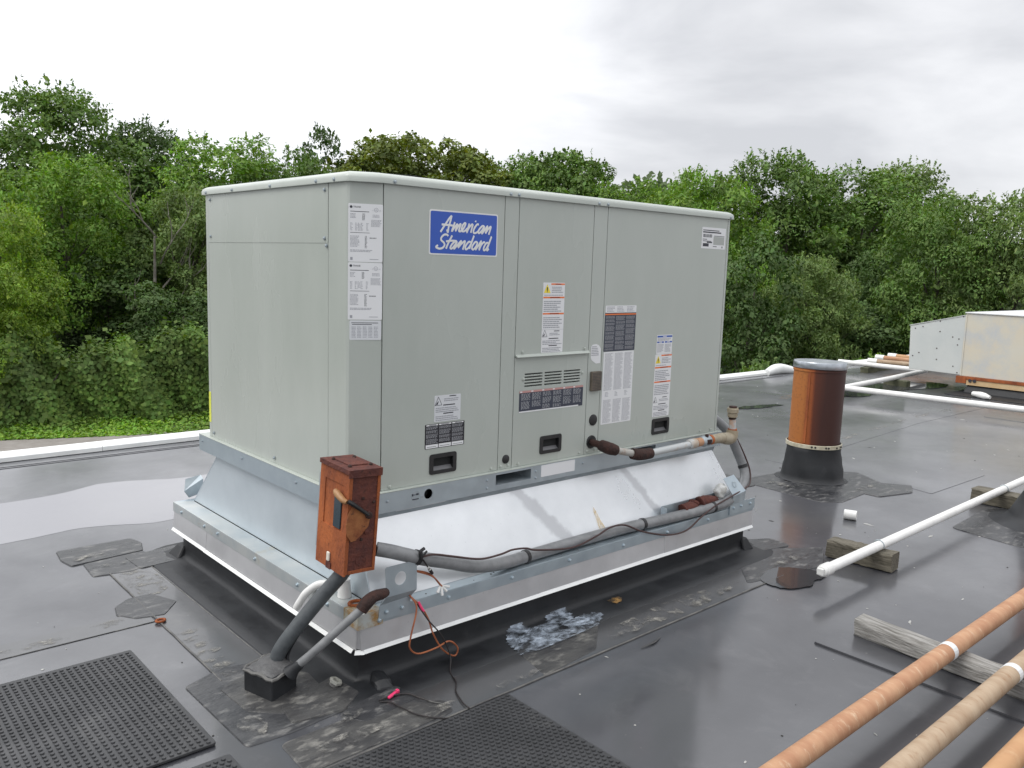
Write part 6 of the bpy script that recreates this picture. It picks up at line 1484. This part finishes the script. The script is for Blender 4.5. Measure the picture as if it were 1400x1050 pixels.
def trunk_mb(h, rx, seed, spread=0.7, r0=0.22, limbs=8, base=0.0):
    r = random.Random(seed); m_ = MB()
    lean = (r.uniform(-0.6, 0.6), r.uniform(-0.6, 0.6))
    tp = [(lean[0] * t * t, lean[1] * t * t, base + h * 0.78 * t) for t in (0, 0.25, 0.5, 0.75, 1)]
    m_.tube(tp, [r0 * 1.25, r0, r0 * 0.8, r0 * 0.55, r0 * 0.25], 8, smooth=0)
    for i in range(limbs):
        t = r.uniform(0.35, 0.9); z0 = h * 0.78 * t; a = r.uniform(0, 6.28); q = rx * spread * r.uniform(0.5, 1)
        x0, y0 = lean[0] * t * t, lean[1] * t * t
        m_.tube([(x0, y0, z0), (x0 + math.cos(a) * q * 0.45, y0 + math.sin(a) * q * 0.45, z0 + h * 0.09), (x0 + math.cos(a) * q, y0 + math.sin(a) * q, z0 + h * 0.2)], [r0 * 0.4, r0 * 0.27, r0 * 0.08], 6, smooth=2)
    return m_
# crown kinds, built once; each tree shares one of them
KIND = {}
def make_kind(key, rx, h, h0, n, lr, leaf, per, seed, shape='dome', twig=0.22, limbs=8, r0=0.2, aspect=0.55):
    lb = crown_lobes(rx, h0, h, n, lr, seed, shape)
    p, q = lobes_to_leaves(lb, per, twig)
    KIND[key] = (leaves_mesh('crown', p, q, leaf, aspect), trunk_mb(h, rx, seed, limbs=limbs, r0=r0), rx, h)
make_kind('broad', 4.6, 13.0, 2.2, 50, 1.25, 0.18, 64, 1)
make_kind('round', 4.2, 11.0, 1.2, 50, 1.10, 0.16, 74, 2)
make_kind('tall', 3.0, 14.0, 2.0, 54, 1.05, 0.17, 52, 3, 'column', 0.35)
make_kind('airy', 2.4, 14.0, 5.0, 26, 0.75, 0.20, 40, 4, 'dome', 0.6, 12)
make_kind('dome', 5.4, 13.0, 4.5, 80, 1.05, 0.20, 50, 5, 'dome', 0.15, 16, 0.3, 0.7)
make_kind('windy', 4.2, 12.0, 1.0, 52, 1.05, 0.19, 64, 6, 'dome', 0.55, 8, 0.2, 0.42)
make_kind('shrub', 1.8, 3.6, 0.1, 30, 0.62, 0.15, 70, 7, 'dome', 0.35, 6, 0.06)
make_kind('ivy', 2.4, 7.5, 0.0, 46, 0.85, 0.15, 66, 8, 'column', 0.2, 6, 0.16, 0.75)
_kd = {}
def tree(name, label, cat, kind, x, y, ztop, half, col, group, rz=0.0):
    cm, tm_, rx, h = KIND[kind]
    root = thing(name, label, cat, (x, y, -3.5), group)
    sc = half / rx; sz = (ztop + 3.5) / (h + 0.9)
    c = link(bpy.data.objects.new('crown', cm), root); c.scale = (sc, sc, sz); c.rotation_euler = (0, 0, rz); c.color = (*col, 1)
    if kind not in _kd:
        _kd[kind] = tm_.build('trunk', BARK, root, smooth=True, local=True); t = _kd[kind]
    else:
        t = link(_kd[kind].copy(), root)
    t.scale = (sc, sc, sz); t.rotation_euler = (0, 0, rz)
    return root
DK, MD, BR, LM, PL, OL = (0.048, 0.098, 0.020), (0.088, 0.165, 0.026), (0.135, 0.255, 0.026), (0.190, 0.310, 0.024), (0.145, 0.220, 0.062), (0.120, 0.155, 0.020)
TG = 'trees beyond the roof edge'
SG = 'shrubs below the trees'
GAP_SHADE = (0.024, 0.050, 0.012)  # leaf colour darkened to paint the shadowed gap above the hedge
tree('broadleaf_tree', 'tallest dark green tree at the far left of the skyline', 'tree', 'broad', 7.95, 37.30, 8.56, 3.61, MD, TG, 1.49)
tree('broadleaf_tree', 'bright green rounded tree in front of the tall dark one at the left', 'tree', 'round', 6.51, 29.41, 5.43, 2.76, BR, TG, 3.42)
tree('broadleaf_tree', 'yellow-green tree cut off by the left edge at mid height', 'tree', 'round', 3.48, 25.97, 3.42, 1.78, LM, TG, 2.32)
tree('broadleaf_tree', 'lowest lime green tree at the left edge, just above the hedge', 'tree', 'round', 3.06, 24.52, 1.55, 1.50, LM, TG, 3.79)
tree('broadleaf_tree', 'dark tree behind the dead branches, left of the big unit', 'tree', 'broad', 12.23, 38.14, 7.66, 3.32, DK, TG, 3.93)
tree('broadleaf_tree', 'silvery green tree half hidden by the left end of the big unit', 'tree', 'windy', 10.01, 27.25, 4.20, 2.03, PL, TG, 0.41)
tree('broadleaf_tree', 'light green feathery tree above the left end of the cap', 'tree', 'tall', 13.21, 31.34, 6.91, 2.36, BR, TG, 0.08)
tree('broadleaf_tree', 'mid green tree between the feathery tree and the thin dark one', 'tree', 'round', 15.65, 31.29, 6.93, 2.62, MD, TG, 5.26)
tree('broadleaf_tree', 'thin open dark tree standing up left of the brownish domed crown', 'tree', 'airy', 17.98, 32.31, 8.09, 1.18, DK, TG, 1.63)
tree('broadleaf_tree', 'wide brownish-green domed tree above the logo sign', 'tree', 'dome', 22.20, 30.82, 8.05, 4.72, OL, TG, 1.47)
tree('broadleaf_tree', 'small upright tree between the two domed crowns', 'tree', 'tall', 27.28, 30.64, 7.78, 2.22, MD, TG, 6.25)
tree('broadleaf_tree', 'dense domed tree above the middle of the unit', 'tree', 'dome', 26.62, 25.79, 7.42, 3.29, MD, TG, 2.95)
tree('broadleaf_tree', 'low tree filling the dip right of the domed crowns', 'tree', 'round', 28.12, 22.70, 6.25, 3.00, BR, TG, 5.25)
tree('broadleaf_tree', 'light green tree rising over the right end of the cap', 'tree', 'windy', 23.47, 15.69, 5.45, 2.43, BR, TG, 2.99)
tree('broadleaf_tree', 'tallest windblown tree right of the unit', 'tree', 'windy', 28.47, 15.38, 6.62, 3.04, MD, TG, 4.01)
tree('broadleaf_tree', 'windblown tree right of the tallest one, behind the round crown', 'tree', 'tall', 31.62, 13.78, 6.32, 2.46, MD, TG, 0.95)
tree('broadleaf_tree', 'tree between the windblown tree and the round crown, far back', 'tree', 'broad', 35.95, 13.95, 6.65, 2.99, PL, TG, 3.99)
tree('broadleaf_tree', 'big round tree above the old cream unit', 'tree', 'round', 24.43, 7.82, 4.46, 1.95, MD, TG, 5.45)
tree('broadleaf_tree', 'tree cut off by the right edge above the old cream unit', 'tree', 'windy', 25.10, 5.95, 4.29, 1.84, PL, TG, 3.29)
tree('broadleaf_tree', 'pale green tree standing low in front of the tallest windblown tree', 'tree', 'windy', 21.27, 9.84, 2.33, 1.47, PL, TG, 4.66)
tree('ivy_covered_tree', 'dark ivy-covered trunk right beside the unit', 'tree', 'ivy', 18.64, 10.37, 2.91, 1.22, DK, TG, 4.22)
tree('ivy_covered_tree', 'dark ivy-covered trunk behind the rusty flue', 'tree', 'ivy', 22.48, 9.69, 1.09, 1.63, DK, TG, 0.40)
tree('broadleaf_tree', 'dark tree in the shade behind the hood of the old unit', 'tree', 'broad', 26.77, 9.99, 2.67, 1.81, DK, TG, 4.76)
tree('shrub', 'bright green feathery shrub beside the sloped hood', 'shrub', 'shrub', 16.66, 5.63, 0.59, 0.87, BR, SG, 3.71)
tree('shrub', 'low green shrub just left of the rusty flue', 'shrub', 'shrub', 15.17, 7.43, 0.23, 0.81, MD, SG, 1.89)
tree('shrub', 'low shrub showing right above the flue cap', 'shrub', 'shrub', 16.74, 6.65, -0.01, 0.66, MD, SG, 0.19)
tree('shrub', 'dark shrub showing behind the top edge of the old unit', 'shrub', 'shrub', 19.19, 4.70, 1.21, 1.33, DK, SG, 5.44)
tree('ivy_covered_tree', 'dark ivy-covered trunk left of the big unit above the hedge', 'tree', 'ivy', 8.38, 24.66, 0.85, 1.44, DK, TG, 2.97)
tree('shrub', 'shrub painted dark as shade above the right part of the hedge', 'shrub', 'shrub', 8.60, 27.23, -0.35, 1.51, GAP_SHADE, SG, 4.51)
tree('shrub', 'shrub painted dark as shade in the middle above the hedge', 'shrub', 'shrub', 6.89, 28.28, -0.64, 1.86, GAP_SHADE, SG, 5.52)
tree('shrub', 'shrub painted dark as shade above the left part of the hedge', 'shrub', 'shrub', 5.21, 28.69, -0.88, 1.81, GAP_SHADE, SG, 4.48)
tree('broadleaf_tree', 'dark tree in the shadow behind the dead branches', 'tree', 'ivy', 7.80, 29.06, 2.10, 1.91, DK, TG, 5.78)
# hedge on the far side of the service road: leaves over a wavy bank of stems
hd = thing('ivy_hedge', 'long clipped dark green hedge below the trees at the left', 'hedge', (4.0, 24.0, -3.5))
A_, B_ = np.array([-8.0, 26.4]), np.array([16.0, 20.6])
n = 85000; t = NR.random(n); ht = 2.25 + 0.25 * np.sin(t * 31) + 0.18 * np.sin(t * 77 + 1) + 0.12 * np.sin(t * 160)
dirv = (B_ - A_) / np.linalg.norm(B_ - A_); nv = np.array([dirv[1], -dirv[0]])
a = NR.random(n)
zz = np.where(a < 0.62, a / 0.62, 1.0) * ht; dep = np.where(a < 0.62, 0.0, (a - 0.62) / 0.38 * 2.2)
bul = 0.35 * np.sin(t * 53 + zz * 1.3) + 0.25 * np.sin(t * 118 + zz * 2.7 + 2) + NR.normal(size=n) * 0.12
xy = A_ + dirv * (t * np.linalg.norm(B_ - A_))[:, None] + nv * (bul - dep)[:, None]
zz = zz + NR.normal(size=n) * 0.10 + np.where(NR.random(n) < 0.05, NR.random(n) * 0.4, 0)
pos = np.stack([xy[:, 0] - 4.0, xy[:, 1] - 24.0, zz], 1); nrm = np.where((a < 0.62)[:, None], np.array([nv[0], nv[1], 0.5]), np.array([0, 0, 1.0]))
o = link(bpy.data.objects.new('foliage', leaves_mesh('foliage', pos, nrm, 0.115, 0.8)), hd); o.color = (0.098, 0.180, 0.022, 1)
m_ = MB(); L_ = float(np.linalg.norm(B_ - A_))
for k in range(24):
    p0 = A_ + dirv * L_ * (k + 0.5) / 24 - nv * 0.5
    m_.tube([(p0[0], p0[1], -3.5), (p0[0] + rng.uniform(-.3, .3), p0[1] + rng.uniform(-.2, .2), -2.4), (p0[0] + rng.uniform(-.5, .5), p0[1] + rng.uniform(-.3, .3), -1.5)], [0.05, 0.035, 0.01], 6)
m_.build('stem', BARK, hd)['kind'] = 'stuff'
# weeds along the foot of the hedge
n = 30000; t = NR.random(n); d = NR.random(n) * (1.30 + 3.2 * np.maximum(0, t - 0.45))
xy = A_ + dirv * (t * L_)[:, None] + nv * (0.15 + d)[:, None]
pos = np.stack([xy[:, 0], xy[:, 1], -3.45 + NR.random(n) * 0.26 * (1.15 - d / 1.4)], 1)
o = link(bpy.data.objects.new('weeds', leaves_mesh('weeds', pos, np.tile(np.array([0, 0, 1.0]), (n, 1)), 0.10, 0.6))); o.color = (0.19, 0.35, 0.035, 1); o['kind'] = 'stuff'
# the wood behind, one dark mass
n = 120000
ang_ = NR.uniform(math.radians(-35), math.radians(95), n)    # clockwise from +Y
dist = NR.uniform(40, 52, n); hgt = -3.3 + (7.2 + 1.2 * np.sin(ang_ * 9) + 0.8 * np.sin(ang_ * 23)) * NR.random(n) ** 0.8
pos = np.stack([-1.5 + np.sin(ang_) * dist, -2.6 + np.cos(ang_) * dist, hgt], 1)
o = link(bpy.data.objects.new('woodland', leaves_mesh('woodland', pos, np.stack([-np.sin(ang_), -np.cos(ang_), np.full(n, 0.6)], 1), 0.30, 0.7))); o.color = (0.045, 0.075, 0.026, 1); o['kind'] = 'stuff'
# bare grey tree among the green ones at the left
dt_ = thing('bare_tree', 'leafless pale dead tree standing in the dark gap at the left', 'tree', (8.6, 26.4, -3.5))
def branch(m_, p, d, ln_, r, depth, rr_):
    pts = [p]; q = Vector(p); dd = Vector(d)
    for k in range(4):
        dd = (dd + Vector((rr_.uniform(-.25, .25), rr_.uniform(-.25, .25), rr_.uniform(-.05, .2)))).normalized(); q = q + dd * ln_ / 4; pts.append(q.copy())
    m_.tube(pts, [r, r * .85, r * .7, r * .55, r * .35], 6)
    if depth:
        for k in range(3):
            i = rr_.randint(1, 4); d2 = (dd + Vector((rr_.uniform(-1, 1), rr_.uniform(-1, 1), rr_.uniform(-.1, .8)))).normalized()
            branch(m_, pts[i], d2, ln_ * 0.62, r * 0.5, depth - 1, rr_)
rr_ = random.Random(21); m_ = MB()
branch(m_, Vector((8.6, 26.4, -3.5)), (0.05, 0, 1), 5.6, 0.09, 0, rr_); trk = m_.build('trunk', DEADW, dt_)
for k in range(5):
    m_ = MB(); z = k * 0.85 - 1.4; branch(m_, Vector((8.6 + rng.uniform(-.2, .2), 26.4, z)), (rng.uniform(-1, 1), rng.uniform(-.5, .1), rng.uniform(0.3, 1)), 1.5, 0.035, 2, rr_); m_.build('branch', DEADW, dt_)
